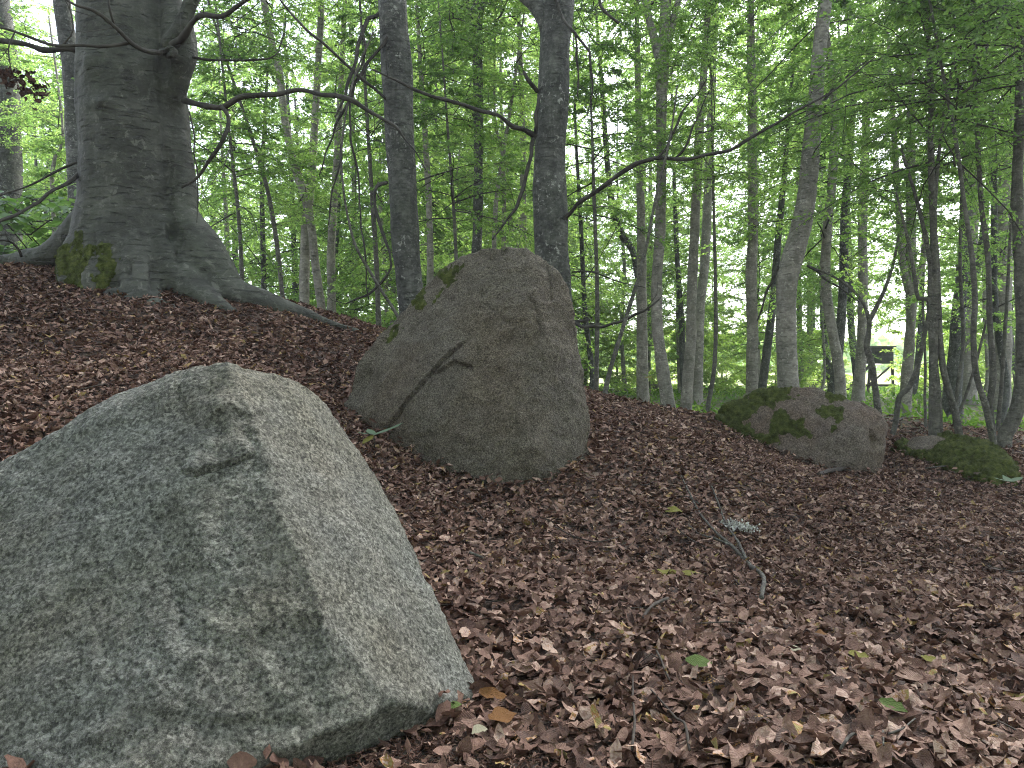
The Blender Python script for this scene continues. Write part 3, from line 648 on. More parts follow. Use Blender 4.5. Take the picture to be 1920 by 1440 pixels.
def crown(name, seed, H, R, nb, nt, nl, leaf, tmpl, mats, low=.0, rise=.35, droop=.45, prof=None, stem=False, twigs=True, flat=1.15):
    r = np.random.default_rng(seed)
    A_v = []; A_q = {}; nv = 0; tint = []; mi = []
    zz = np.sort(low + (1 - low) * r.random(nb)) * H
    az = np.arange(nb) * 2.399 + r.normal(0, .5, nb)
    pr = (prof or (lambda u: (np.sin(np.pi * np.clip(.12 + u * .86, 0, 1)) ** .7)))(zz / H)
    er = rise + r.normal(0, .32, nb); dr = droop * r.uniform(.3, 1.6, nb)
    L = R * pr * r.uniform(.55, 1.15, nb)
    def bp(t_):      # t_: (nb, k)
        k = t_.shape[1]; w_ = np.sin(t_ * 5 + az[:, None] * 3) * .05
        e = er[:, None]
        x = np.cos(az[:, None] + w_ * 2) * L[:, None] * t_; y_ = np.sin(az[:, None] + w_ * 2) * L[:, None] * t_
        z = zz[:, None] + L[:, None] * (e * t_ - dr[:, None] * t_ ** 2)
        return np.stack([x, y_, z], -1)
    # twigs
    t0 = np.sort(r.uniform(.12, 1, (nb, nt)), 1); base = bp(t0); d0 = bp(np.minimum(t0 + .03, 1.03)) - bp(t0); d0 /= np.linalg.norm(d0, axis=-1)[..., None]
    side = np.where(np.arange(nt)[None] % 2 == 0, 1, -1) * np.radians(r.uniform(28, 68, (nb, nt)))
    c_, s_ = np.cos(side), np.sin(side)
    td = np.stack([d0[..., 0] * c_ - d0[..., 1] * s_, d0[..., 0] * s_ + d0[..., 1] * c_, d0[..., 2] * .6 + r.normal(0, .34, side.shape)], -1)
    td /= np.linalg.norm(td, axis=-1)[..., None]
    tl = L[:, None] * (.16 + .36 * (1.15 - t0)) * r.uniform(.6, 1.2, t0.shape)
    u = (np.arange(nl) + r.random((nb, nt, nl))) / nl
    pos = base[..., None, :] + td[..., None, :] * (tl[..., None] * u)[..., None]
    pos[..., 2] -= (.22 * tl[..., None] * u ** 2) + r.normal(0, .02, u.shape)
    sd = np.where(np.arange(nl) % 2 == 0, 1, -1) * np.radians(r.uniform(25, 75, u.shape))
    c_, s_ = np.cos(sd), np.sin(sd)
    ld = np.stack([td[..., None, 0] * c_ - td[..., None, 1] * s_, td[..., None, 0] * s_ + td[..., None, 1] * c_, -.35 + r.normal(0, .45, u.shape)], -1)
    nrm = np.stack([r.normal(0, flat, u.shape), r.normal(0, flat, u.shape), np.ones(u.shape)], -1)
    keep = r.random(u.size) < .93
    V, q = place(tmpl, pos.reshape(-1, 3)[keep], ld.reshape(-1, 3)[keep], nrm.reshape(-1, 3)[keep], leaf * r.uniform(.6, 1.2, int(keep.sum())))
    bt = np.repeat(np.repeat(r.random((nb, nt)), nl, axis=1).ravel()[keep] * .5, len(tmpl[0]))
    tint.append(bt + np.repeat(r.random(int(keep.sum())) * .5, len(tmpl[0])))
    A_v.append(V); A_q.setdefault(q.shape[1], []).append((q, 0)); nv = len(V)
    if twigs:
        # limbs (3-sided) and twigs
        tt = np.linspace(0, 1, 6)[None].repeat(nb, 0); bpnt = bp(tt)
        for i in range(nb):
            Vt, qt, _ = tube(bpnt[i], np.linspace(.004 + .006 * L[i], .002, 6), 4, cap=False)
            A_v.append(Vt); A_q.setdefault(4, []).append((qt + nv, 1)); nv += len(Vt); tint.append(np.full(len(Vt), .5))
        # twigs: thin 3-sided prisms, vectorised
        b0 = base.reshape(-1, 3); e0 = pos[..., -1, :].reshape(-1, 3); T = e0 - b0; T /= np.linalg.norm(T, axis=1)[:, None] + 1e-9
        a_ = np.cross(T, (0, 0, 1.0)); a_ /= np.linalg.norm(a_, axis=1)[:, None] + 1e-9; b_ = np.cross(T, a_)
        ring = [a_, -.5 * a_ + .87 * b_, -.5 * a_ - .87 * b_]
        Vt = np.stack([b0 + .0045 * g for g in ring] + [e0 + .002 * g for g in ring], 1); k = np.arange(len(b0))[:, None] * 6
        qt = np.concatenate([k + np.array([[0, 1, 4, 3]]), k + np.array([[1, 2, 5, 4]]), k + np.array([[2, 0, 3, 5]])])
        A_v.append(Vt.reshape(-1, 3)); A_q.setdefault(4, []).append((qt + nv, 1)); nv += len(b0) * 6; tint.append(np.full(len(b0) * 6, .5))
    polys = []; mi = []
    for k, lst in A_q.items():
        for q, m_ in lst: polys.append(q); mi.append(np.full(len(q), m_))
    return mesh_np(name, np.vstack(A_v), polys, {'tint': np.concatenate(tint)}, False, mats, np.concatenate(mi))

col = lambda u: np.clip(.75 + .35 * np.sin(u * 7), .4, 1.1)
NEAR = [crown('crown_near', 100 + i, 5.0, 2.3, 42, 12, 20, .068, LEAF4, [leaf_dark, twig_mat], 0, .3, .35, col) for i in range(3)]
MID = [crown('crown_mid', 200 + i, 8.0, 2.6, 58, 13, 26, .08, LEAF2, [leaf_green, twig_mat], 0, .3, .4, col) for i in range(4)]
FAR = [crown('crown_far', 300 + i, 11.0, 3.2, 66, 12, 22, .115, LEAF2, [leaf_green, twig_mat], 0, .3, .4, col) for i in range(3)]
SHRUB = [crown('foliage', 400 + i, 2.4, 1.5, 36, 9, 18, .09, LEAF2, [leaf_sun_tint, twig_mat], 0, .5, .35, lambda u: np.clip(1.05 - .6 * u, .2, 1)) for i in range(3)]
TOP = [crown('crown_top', 500 + i, 9.0, 4.5, 50, 10, 8, .15, LEAF2, [leaf_green, twig_mat], 0, .5, .35) for i in range(2)]

NCROWN = [0]
def add_crown(tree, base, x, y, z, pool, sc=1.0, sz=1.0, lean=(0, 0)):
    me = pool[NCROWN[0] % len(pool)]; NCROWN[0] += 1
    o = obj('crown', me, tree, (x - base[0], y - base[1], z - base[2]), kind='stuff')
    o.scale = (sc, sc, sz); o.rotation_euler = (lean[1], lean[0], random.uniform(0, 6.28))
    return o

def trunk_tree(name, label, d, path, mat, crowns=(), group=None, k=12, forks=(), branches=(), cat='tree', flare=1.25, top=None, seed=0, stems=()):
    """path from the top downwards: (px, py, width px) at distance d (or d as 4th item)"""
    L = [(a[0], a[1], a[2], a[3] if len(a) > 3 else d) for a in path]
    pts_ = [P(a, b, c) for a, b, _, c in L]; rr = [wd / 2 / F * c for _, _, wd, c in L]
    lo = pts_[-1]; gz = float(ground(lo[0], lo[1]))
    if lo[2] > gz + .15:
        dirn = (pts_[-1] - pts_[-2]); dirn = dirn / max(1e-6, -dirn[2]); h = lo[2] - gz
        foot = lo + dirn * np.array((.5, .5, 1)) * h * np.array((1, 1, 1)); foot[2] = gz
        pts_.append(foot); rr.append(rr[-1] * flare)
    base = pts_[-1].copy(); base[2] = float(ground(base[0], base[1]))
    pts_.append(base + np.array((0, 0, -.25))); rr.append(rr[-1] * 1.25)
    # go on above the frame
    up = pts_[0] - pts_[1]; up /= np.linalg.norm(up)
    if top:
        n_up = max(0.0, top - (pts_[0][2] - base[2]))
        if n_up > .3:
            pts_.insert(0, pts_[0] + up * n_up * .5 + np.array((0, 0, n_up * .05))); rr.insert(0, rr[0] * .7)
            pts_.insert(0, pts_[0] + up * n_up * .5); rr.insert(0, .015)
    tree = empty(name, base, label, cat, group)
    pts_, rr = pts_[::-1], rr[::-1]
    A = Acc(); V, q, tr = tube(pts_, rr, k, max(.09, rr[1] * .9), .22, True, seed); A.add(V - base, q, tr)
    for f in forks:
        fp = [P(a[0], a[1], a[3] if len(a) > 3 else d) for a in f]; fr = [a[2] / 2 / F * (a[3] if len(a) > 3 else d) for a in f]
        if top:
            u2 = fp[-1] - fp[-2]; u2 /= np.linalg.norm(u2); ext = max(0, top - (fp[-1][2] - base[2]))
            if ext > .3: fp.append(fp[-1] + u2 * ext * .8); fr.append(.012)
        V, q, tr = tube(fp, fr, k, .12, .2, True, seed + 3); A.add(V - base, q, tr)
    obj('trunk', A.mesh('trunk', [mat], True, False), tree)
    for s in stems:
        sp = [P(a[0], a[1], a[3] if len(a) > 3 else d) for a in s]; sr = [a[2] / 2 / F * d for a in s]
        V, q, tr = tube(sp, sr, k, .12, .2, True, seed + 9); A = Acc(); A.add(V - base, q, tr); obj('stem', A.mesh('stem', [mat], True, False), tree)
    for i, b in enumerate(branches): branch(tree, base, b, 6, seed=seed + i)
    for (px, py, pool, sc, sz) in crowns:
        c = P(px, py, d); add_crown(tree, base, c[0], c[1], c[2], pool, sc, sz)
    return tree, base

ALL = []
SHORT = {2: 'the dark mottled trunk', 5: 'the straight dark trunk', 7: 'the slim dark forked beech', 9: 'the V-forked grey beech', 11: 'the split-foot pale beech', 13: 'the pale even trunk', 14: 'the kinked grey beech',
         16: 'the leaning grey trunk', 18: 'the Y-forked knotty trunk', 20: 'the very dark trunk', 22: 'the broad grey-brown trunk', 24: 'the bow-shaped beech', 27: 'the leaning pole', 30: 'the broad hazy trunk'}
MARK = [(300, 'the massive old beech')]
def T(*a, **k):
    tr_, b = trunk_tree('beech_tree', *a, **k); ALL.append(b)
    if k.get('seed') in SHORT: MARK.append((960 + F * b[0] / b[1], SHORT[k['seed']]))
    return tr_, b
def label_by_marks(items):
    """items: (object, x, y, look). Tells each apart by its look, its nearest landmark and which is nearer"""
    keys = {}
    for o, x, y, look in items:
        px = 960 + F * x / y; mpx, nm = min(MARK, key=lambda q: abs(q[0] - px)); gap = abs(px - mpx)
        side = ('just ' if 14 < gap < 45 else 'well ' if gap > 90 else '') + ('left of ' if px < mpx else 'right of ') if gap > 14 else 'right behind '
        keys.setdefault((look, side, nm), []).append((y, o))
    for (look, side, nm), lst in keys.items():
        lst.sort(key=lambda q: q[0])
        for i, (y, o) in enumerate(lst):
            pre = '' if len(lst) == 1 else ('nearer ', 'farther ')[i] if len(lst) == 2 else ('nearest ', 'second nearest ', 'third nearest ', 'fourth nearest ', 'fifth nearest ')[min(i, 4)]
            o['label'] = pre + look + ', ' + side + nm

# two dark trunks behind the tall boulder
T('dark mottled beech trunk rising just left of the tall brown boulder', 9.0,
  [(733, -60, 52), (735, 0, 54), (742, 100, 54), (748, 200, 52), (751, 300, 54), (757, 400, 52), (763, 480, 50), (770, 560, 48), (776, 620, 52)], bark_dark,
  crowns=[(735, -520, TOP, .6, .6)], top=13, seed=2, k=20,
  forks=[[(757, 330, 26), (762, 240, 26), (764, 150, 22), (760, 90, 18), (752, 0, 16), (745, -100, 14)]],
  branches=[[(712, 26, 9, 12), (690, 36, 8.8, 11), (676, 70, 8.7, 10), (664, 130, 8.6, 9), (645, 180, 8.5, 7), (630, 220, 8.5, 4)],
            [(680, 50, 8.75, 7), (684, 90, 8.7, 7), (676, 125, 8.7, 6), (655, 160, 8.7, 3)],
            [(745, 45, 8.9, 10), (715, 85, 8.8, 9), (690, 120, 8.8, 9), (655, 180, 8.7, 8), (620, 260, 8.7, 5), (600, 330, 8.7, 3)],
            [(726, 342, 8.9, 9), (708, 350, 8.8, 8), (702, 372, 8.75, 7), (710, 420, 8.7, 7), (730, 470, 8.6, 6), (731, 505, 8.6, 6), (715, 530, 8.6, 5), (690, 550, 8.6, 5), (650, 572, 8.6, 3)],
            [(728, 190, 8.9, 7), (680, 150, 8.7, 7), (630, 105, 8.6, 6), (580, 60, 8.5, 6), (540, 20, 8.5, 5), (500, -40, 8.4, 4)],
            [(640, 270, 8.7, 6), (632, 320, 8.7, 5), (622, 360, 8.7, 4), (615, 420, 8.7, 3)],
            [(656, 190, 8.55, 5), (655, 240, 8.5, 5), (668, 320, 8.5, 5), (676, 400, 8.5, 4), (684, 480, 8.5, 4), (690, 560, 8.6, 3)]])
T('straight dark beech trunk standing behind the right shoulder of the tall brown boulder', 9.2,
  [(1045, -60, 62), (1044, 0, 62), (1042, 60, 60), (1040, 100, 58), (1036, 200, 62), (1031, 300, 60), (1032, 400, 62), (1034, 470, 62), (1039, 520, 62), (1050, 600, 48), (1054, 650, 48)], bark_dark,
  crowns=[(1045, -520, TOP, .6, .6)], top=14, seed=5, k=20,
  forks=[[(1036, 60, 40), (1018, 25, 36), (1000, 5, 30), (975, -20, 26), (930, -80, 22)]],
  branches=[[(1004, 256, 9.0, 14), (985, 245, 8.9, 10), (940, 222, 8.8, 10), (900, 205, 8.7, 9), (840, 190, 8.6, 9), (775, 168, 8.5, 7), (700, 130, 8.4, 4)],
            [(1000, 260, 9.0, 10), (994, 290, 8.9, 9), (982, 350, 8.9, 8), (965, 390, 8.8, 7), (940, 425, 8.8, 5), (925, 450, 8.8, 3)],
            [(1008, 172, 9.0, 12), (992, 152, 8.9, 9), (982, 135, 8.9, 6)],
            [(1004, 250, 8.95, 8), (1006, 215, 8.9, 8), (1012, 180, 8.95, 7)],
            [(1060, 408, 9.0, 10), (1080, 385, 8.8, 10), (1110, 365, 8.6, 10), (1150, 335, 8.4, 9), (1190, 308, 8.2, 9), (1240, 296, 8.0, 9), (1280, 297, 7.9, 9), (1320, 294, 7.8, 8), (1370, 278, 7.6, 8), (1430, 245, 7.5, 7), (1490, 212, 7.4, 6), (1560, 170, 7.3, 4), (1640, 110, 7.2, 3)],
            [(1230, 298, 8.0, 6), (1260, 260, 8.0, 6), (1275, 215, 8.0, 5), (1310, 175, 8.0, 4), (1325, 150, 8, 3)],
            [(1266, 297, 7.95, 5), (1290, 265, 7.9, 5), (1310, 215, 7.9, 4), (1330, 170, 7.9, 3)],
            [(1074, 604, 9.0, 9), (1095, 612, 8.8, 8), (1130, 612, 8.7, 8), (1170, 602, 8.6, 7), (1210, 580, 8.5, 6), (1235, 560, 8.5, 4)],
            [(1078, 603, 9.0, 7), (1100, 600, 8.9, 6), (1112, 596, 8.9, 2)],
            [(1072, 510, 9.1, 4), (1110, 512, 9, 4), (1150, 525, 9, 3), (1210, 540, 9, 2)],
            [(1035, -10, 8.9, 7), (1060, 40, 8.7, 7), (1075, 60, 8.6, 6), (1098, 85, 8.6, 6), (1108, 120, 8.6, 5), (1109, 170, 8.6, 4), (1102, 220, 8.6, 2)],
            [(1078, 62, 8.6, 5), (1082, 110, 8.6, 5), (1085, 180, 8.6, 3)],
            [(1120, -20, 8.6, 5), (1128, 15, 8.6, 6), (1142, 28, 8.6, 6), (1158, 44, 8.6, 7)]])
# background trunks measured one by one
T('slim dark beech forking near the top, between the two dark trunks', 15, [(895, 28, 20), (895, 100, 19), (897, 200, 19), (897, 300, 18), (896, 400, 18), (892, 520, 20), (890, 640, 22)], bark_dark,
  forks=[[(894, 36, 17), (882, 14, 15), (868, -20, 14), (850, -120, 10)], [(895, 36, 16), (905, 10, 13), (918, -20, 11), (940, -120, 9)]], branches=[[(905, 80, 15, 6), (930, 40, 15, 5), (950, 5, 15, 4), (960, -20, 15, 3)]],
  crowns=[(895, 10, MID, .9, .9), (890, 300, MID, .7, .45)], top=12, seed=7)
T('grey beech forking into a wide V above the dark hanging branch', 14.5, [(1243, 128, 24), (1241, 170, 20), (1240, 240, 19), (1240, 330, 19), (1238, 420, 20), (1232, 520, 20), (1232, 600, 21), (1240, 680, 23), (1251, 748, 26)], bark_lit,
  forks=[[(1242, 140, 18), (1230, 85, 16), (1218, 40, 14), (1210, 0, 13), (1200, -60, 11)], [(1243, 136, 16), (1250, 95, 14), (1262, 40, 13), (1272, 0, 11), (1290, -60, 9)]],
  branches=[[(1258, 135, 14.5, 5), (1275, 95, 14.5, 5), (1300, 45, 14.5, 4), (1315, 5, 14.5, 3)]], crowns=[(1240, 40, MID, .95, .8), (1240, 330, MID, .55, .3)], top=13, seed=9)
T('pale slender beech close to the left of the V-forked grey beech', 17, [(1196, 150, 11), (1198, 260, 13), (1201, 380, 15), (1203, 500, 18), (1203, 600, 20), (1204, 680, 22), (1206, 742, 24)], bark_lit, crowns=[(1198, 130, MID, 1, 1)], top=14, seed=10)
T('pale beech with a split foot close to the right of the V-forked grey beech', 15.5, [(1322, 100, 12), (1312, 240, 16), (1306, 360, 17), (1300, 480, 18), (1296, 580, 18), (1294, 660, 19), (1286, 760, 24)], bark_lit, crowns=[(1312, 60, MID, 1, .9)], top=13, seed=11)
T('wide grey trunk standing behind the split-foot pale beech', 24, [(1330, 300, 16), (1322, 480, 17), (1312, 580, 18), (1308, 680, 22), (1306, 740, 26)], bark_lit, crowns=[(1330, 250, FAR, .9, .9)], top=17, seed=12)
T('pale even trunk above the left end of the half-mossy boulder', 16, [(1408, 60, 14), (1410, 200, 16), (1411, 330, 18), (1411, 450, 19), (1408, 530, 20), (1411, 640, 20), (1409, 735, 22)], bark_lit, crowns=[(1408, 40, MID, 1.1, 1)], top=14, seed=13)
T('stout grey beech with a kink halfway up, right behind the half-mossy boulder', 12.5, [(1550, -20, 24), (1540, 60, 25), (1530, 170, 27), (1520, 280, 30), (1512, 370, 34), (1502, 430, 38), (1488, 478, 40), (1476, 520, 36), (1474, 580, 34), (1474, 660, 36), (1479, 740, 40)], bark_lit,
  branches=[[(1514, 498, 12.4, 6), (1545, 522, 12.2, 5), (1575, 540, 12, 4), (1610, 565, 12, 3)], [(1545, 190, 12.4, 7), (1570, 160, 12.3, 5), (1610, 125, 12.2, 4), (1640, 105, 12, 3)], [(1460, 500, 12.5, 5), (1440, 545, 12.5, 5), (1420, 600, 12.5, 4)]],
  crowns=[(1545, 60, NEAR, 1.0, .9), (1520, 330, NEAR, .8, .35)], top=11, seed=14, k=16)
T('dark stem leaning beside the pale even trunk', 18, [(1470, 330, 10), (1458, 460, 13), (1450, 560, 14), (1440, 640, 15), (1428, 740, 17)], bark_dark, crowns=[(1470, 300, MID, .8, .7)], top=10, seed=15)
T('leaning grey trunk left of the wooden lookout box', 19, [(1592, 300, 14), (1584, 400, 16), (1582, 500, 16), (1577, 600, 17), (1567, 700, 19), (1562, 735, 22)], bark_dark, crowns=[(1592, 200, MID, 1, .9)], top=13, seed=16)
T('pale smooth trunk standing at the left edge of the wooden lookout box', 21, [(1622, 280, 16), (1617, 420, 17), (1618, 540, 17), (1616, 640, 18), (1609, 744, 24)], bark_lit, crowns=[(1622, 200, FAR, .9, .8)], top=14, seed=17)
T('knotty pale trunk with a Y fork right of the wooden lookout box', 17, [(1708, 535, 20), (1708, 600, 18), (1704, 660, 18), (1698, 740, 21)], bark_lit,
  forks=[[(1706, 550, 16), (1696, 510, 14), (1690, 460, 13), (1684, 380, 12), (1676, 250, 10)], [(1709, 548, 14), (1722, 515, 12), (1732, 480, 11), (1738, 400, 9), (1745, 300, 8)]], crowns=[(1690, 340, MID, .9, .7)], top=11, seed=18)
T('dark Y-shaped young tree in front of the wooden lookout box', 11, [(1631, 590, 9), (1629, 625, 10), (1625, 648, 12), (1634, 680, 12), (1640, 720, 12), (1646, 770, 13)], bark_sap,
  forks=[[(1630, 600, 8), (1620, 572, 6), (1600, 545, 5), (1565, 520, 4), (1520, 500, 3)], [(1631, 600, 9), (1642, 578, 8), (1660, 540, 7), (1676, 490, 6), (1690, 430, 5), (1725, 395, 4)]], crowns=[(1680, 440, NEAR, .55, .4)], seed=19, k=8)
T('very dark upright trunk behind the bundle of thin stems', 17, [(1812, 380, 18), (1808, 460, 20), (1800, 560, 23), (1794, 640, 26), (1786, 742, 32)], bark_dark, crowns=[(1812, 300, MID, 1, .9)], top=12, seed=20,
  forks=[[(1800, 590, 16), (1818, 540, 13), (1836, 490, 12), (1842, 440, 10)]])
T('grey trunk with a wide foot beside the very dark trunk', 22, [(1826, 420, 16), (1820, 540, 18), (1816, 640, 20), (1817, 735, 28)], bark_lit, crowns=[(1826, 300, FAR, .9, .9)], top=15, seed=21)
T('broad grey-brown trunk close to the curved sapling', 18, [(1890, 200, 22), (1885, 400, 25), (1882, 520, 26), (1880, 640, 28), (1876, 740, 34)], bark_lit, crowns=[(1890, 150, FAR, .9, .8)], top=14, seed=22)
T('dark crooked trunk leaning out of the leaves left of the V-forked grey beech', 20, [(1134, 240, 10), (1142, 340, 11), (1152, 400, 13), (1166, 440, 14), (1188, 475, 12), (1198, 540, 12), (1202, 640, 13), (1204, 740, 14)], bark_dark, crowns=[(1130, 200, MID, .8, .8)], top=12, seed=23)
T('slim pale beech curving like a bow left of the dark mottled trunk', 15, [(500, 30, 12), (510, 80, 13), (524, 140, 14), (531, 200, 14), (540, 260, 14), (555, 320, 15), (572, 370, 16), (584, 430, 16), (592, 500, 15), (603, 585, 16), (606, 640, 17)], bark_lit, crowns=[(510, 40, MID, .9, .8), (560, 420, MID, .5, .3)], top=11, seed=24,
  branches=[[(520, 100, 15, 6), (530, 70, 15, 5), (535, 30, 15, 4)]])
T('straight pale stem beside the bow-shaped beech', 16, [(600, 60, 12), (592, 200, 14), (585, 320, 16), (573, 440, 18), (571, 580, 19), (571, 650, 20)], bark_lit, crowns=[(600, 20, MID, 1, .9)], top=13, seed=25)
T('pale stem right of the bow-shaped beech', 17, [(640, 150, 11), (632, 300, 13), (622, 440, 15), (622, 590, 17), (622, 660, 18)], bark_lit, crowns=[(640, 100, MID, 1, .9)], top=12, seed=26)
T('thin leaning pole between the old beech and the bow-shaped beech', 13, [(420, 100, 5), (470, 250, 7), (500, 350, 8), (518, 450, 9), (530, 560, 9), (536, 640, 10)], bark_sap, crowns=[(450, 180, NEAR, .6, .6)], top=8, seed=27, k=8)
T('thin pole rising left of the dark mottled trunk', 12.5, [(690, 250, 7), (700, 400, 9), (706, 500, 10), (710, 620, 11)], bark_sap, crowns=[(695, 300, NEAR, .6, .6)], top=8, seed=28, k=8)
T('grey trunk half hidden behind the left side of the old beech', 13, [(118, 20, 30), (132, 120, 32), (138, 220, 34), (146, 330, 36), (148, 430, 38)], bark_dark, crowns=[(118, -100, MID, 1, 1)], top=13, seed=29)
T('broad hazy grey trunk left of the old beech', 19, [(-2, 40, 48), (8, 130, 50), (12, 250, 50), (12, 400, 50), (10, 460, 54)], bark_dark, crowns=[(0, -100, MID, 1, 1), (20, 300, MID, .9, .6)], top=13, seed=30)
T('thin grey pole right behind the dark mottled trunk', 15, [(790, 150, 9), (800, 300, 11), (806, 440, 12), (806, 600, 14)], bark_lit, crowns=[(795, 200, MID, .8, .7)], top=10, seed=31)
T('thin pale pole left of the straight dark trunk', 18, [(975, 100, 9), (980, 250, 10), (982, 420, 11), (984, 600, 12)], bark_lit, crowns=[(975, 100, MID, 1, .9)], top=12, seed=32)
T('leaning thin stem crossing behind the slim dark beech', 15, [(965, 150, 6), (945, 280, 7), (930, 380, 8), (925, 520, 9)], bark_lit, crowns=[(965, 150, MID, .7, .6)], top=9, seed=33, k=8)

# saplings on the right
def SP(*a, **k):
    k.setdefault('cat', 'sapling'); k.setdefault('k', 8)
    tr_, b = trunk_tree('sapling', *a, **k); ALL.append(b); return tr_, b
SP('bundle of thin grey stems growing from one foot behind the low mossy boulder', 8.8, [(1738, -20, 9), (1740, 60, 10), (1745, 180, 11), (1746, 300, 12), (1750, 420, 13), (1752, 560, 14), (1750, 700, 16), (1752, 815, 20)], bark_sap, top=8,
   stems=[[(1760, 815, 16), (1758, 740, 13), (1750, 650, 12), (1745, 560, 11), (1742, 480, 9), (1720, 380, 7), (1690, 280, 5)],
          [(1800, 822, 14), (1790, 770, 13), (1775, 720, 12), (1764, 660, 12), (1760, 580, 11), (1756, 480, 10), (1752, 400, 8), (1765, 250, 6), (1790, 100, 5)],
          [(1748, 700, 8), (1740, 560, 9), (1722, 560, 8), (1712, 500, 7), (1700, 440, 6), (1680, 360, 4)]],
   crowns=[(1742, 330, NEAR, .85, .8)], seed=41)
SP('wavy dark sapling in front of the grey trunk with a wide foot', 8.0, [(1770, 150, 6), (1790, 250, 7), (1808, 380, 8), (1822, 480, 10), (1828, 560, 10), (1825, 640, 11), (1832, 710, 11), (1848, 760, 12), (1864, 842, 13)], bark_sap, top=6, crowns=[(1790, 330, NEAR, .75, .7)], seed=42)
SP('pale thin sapling with a knee, right of the wavy dark sapling', 9.0, [(1824, 0, 7), (1830, 200, 8), (1840, 380, 9), (1852, 480, 10), (1856, 600, 10), (1862, 700, 12), (1856, 760, 12), (1862, 825, 13)], bark_sap, top=8, crowns=[(1830, 260, NEAR, .8, .8)], seed=43)
SP('thick curved sapling bending up from the ground by the low mossy boulder', 8.6, [(1918, 60, 14), (1912, 200, 16), (1908, 360, 18), (1912, 500, 20), (1918, 620, 22), (1916, 720, 24), (1902, 780, 24), (1884, 822, 26)], bark_sap, top=8, crowns=[(1915, 260, NEAR, .8, .8)], seed=44, k=12)
SP('whippy sapling bowing up from behind the half-mossy boulder', 9.2, [(1752, 480, 4), (1745, 560, 6), (1735, 620, 8), (1722, 680, 9), (1705, 725, 10), (1686, 745, 10), (1680, 790, 10), (1668, 835, 10)], bark_sap, crowns=[], seed=45)
SP('thin straight rod of a sapling between the bowing whip and the bundle of stems', 10, [(1730, 560, 4), (1735, 680, 5), (1734, 750, 5), (1736, 800, 6)], bark_sap, crowns=[(1730, 480, NEAR, .4, .3)], seed=46)
SP('two-stemmed pale sapling right of the very dark trunk', 11, [(1806, 300, 5), (1800, 480, 6), (1806, 640, 7), (1796, 720, 7), (1790, 790, 8)], bark_sap, stems=[[(1790, 790, 7), (1808, 750, 6), (1830, 680, 5), (1850, 600, 4)]], crowns=[(1806, 260, NEAR, .6, .7)], top=7, seed=47)
SP('pale leaning rod left of the broad grey-brown trunk', 10, [(1895, 420, 5), (1888, 560, 6), (1880, 690, 7), (1872, 800, 8)], bark_sap, crowns=[(1895, 330, NEAR, .55, .6)], top=6, seed=48)
SP('slim curved sapling leaning beside the tall brown boulder', 7.9, [(1270, 160, 3), (1256, 260, 4), (1230, 370, 5), (1208, 480, 6), (1185, 560, 7), (1160, 640, 8), (1145, 690, 9), (1134, 740, 10)], bark_sap, crowns=[(1262, 190, NEAR, .28, .22)], seed=49)
SP('thin upright sapling behind the pale trunk above the mossy end', 14, [(1338, 380, 5), (1342, 560, 7), (1340, 680, 8), (1328, 760, 9)], bark_sap, crowns=[(1338, 350, MID, .6, .6)], top=7, seed=50)
SP('arching thin sapling in front of the dark mottled trunk', 8.3, [(700, 60, 3), (660, 160, 4), (640, 300, 4), (660, 440, 5), (700, 520, 6), (745, 592, 7)], bark_sap, crowns=[], seed=51)
SP('young beech with low branches between the tall boulder and the pale slender beech', 13, [(1110, 250, 5), (1115, 400, 7), (1120, 560, 8), (1118, 740, 9)], bark_sap, crowns=[(1112, 420, NEAR, .8, .8)], top=7, seed=52)
SP('young leafy beech behind the long right root of the old beech', 12, [(430, 250, 6), (445, 380, 7), (452, 480, 8), (455, 600, 9)], bark_sap, crowns=[(440, 420, NEAR, .8, .7)], top=7, seed=53)
SP('young leafy beech behind the top of the tall boulder', 12, [(840, 250, 5), (850, 380, 6), (856, 500, 7), (860, 640, 8)], bark_sap, crowns=[(850, 440, NEAR, .8, .75)], top=7, seed=54)

# ------------------------------------------------------------------ the rest of the wood, farther back
fill_protos = []
def proto_tree(i, matb, pool, hh, r0, crown_z, sc):
    tree = empty('beech_tree', (0, 0, 0), 'one of the many slender beeches crowding the back of the wood', 'tree', 'slender beeches crowding the back of the wood')
    r = np.random.default_rng(900 + i)
    zs = np.array([-.3, 0, 1, 3, 6, hh * .7, hh]); pth = np.stack([np.cumsum(r.normal(0, .16, 7)), np.cumsum(r.normal(0, .16, 7)), zs], -1); pth[:2, :2] = 0
    V, q, tr = tube(pth, [r0 * 1.5, r0 * 1.25, r0, r0 * .93, r0 * .8, r0 * .5, .02], 8, .5, .2, True, i)
    A = Acc(); A.add(V, q, tr); obj('trunk', A.mesh('trunk', [matb], True, False), tree)
    o = obj('crown', pool[i % len(pool)], tree, (pth[3, 0], pth[3, 1], crown_z), kind='stuff'); o.scale = (sc, sc, sc)
    return tree
def copy_tree(o):
    c = o.copy(); COL.objects.link(c)
    for ch in o.children:
        d = ch.copy(); COL.objects.link(d); d.parent = c
    return c
for i, a in enumerate([(bark_lit, MID, 13, .10, 3.4, 1.0), (bark_dark, MID, 12, .08, 2.4, .9), (bark_lit, FAR, 17, .15, 4.6, 1.0), (bark_dark, FAR, 16, .13, 3.4, 1.0), (bark_lit, MID, 10, .06, 1.6, .8), (bark_dark, FAR, 18, .17, 6, 1.05)]):
    fill_protos.append(proto_tree(i, *a))
used = [b[:2] for b in ALL]
spots = []
r = np.random.default_rng(77)
tries = 0
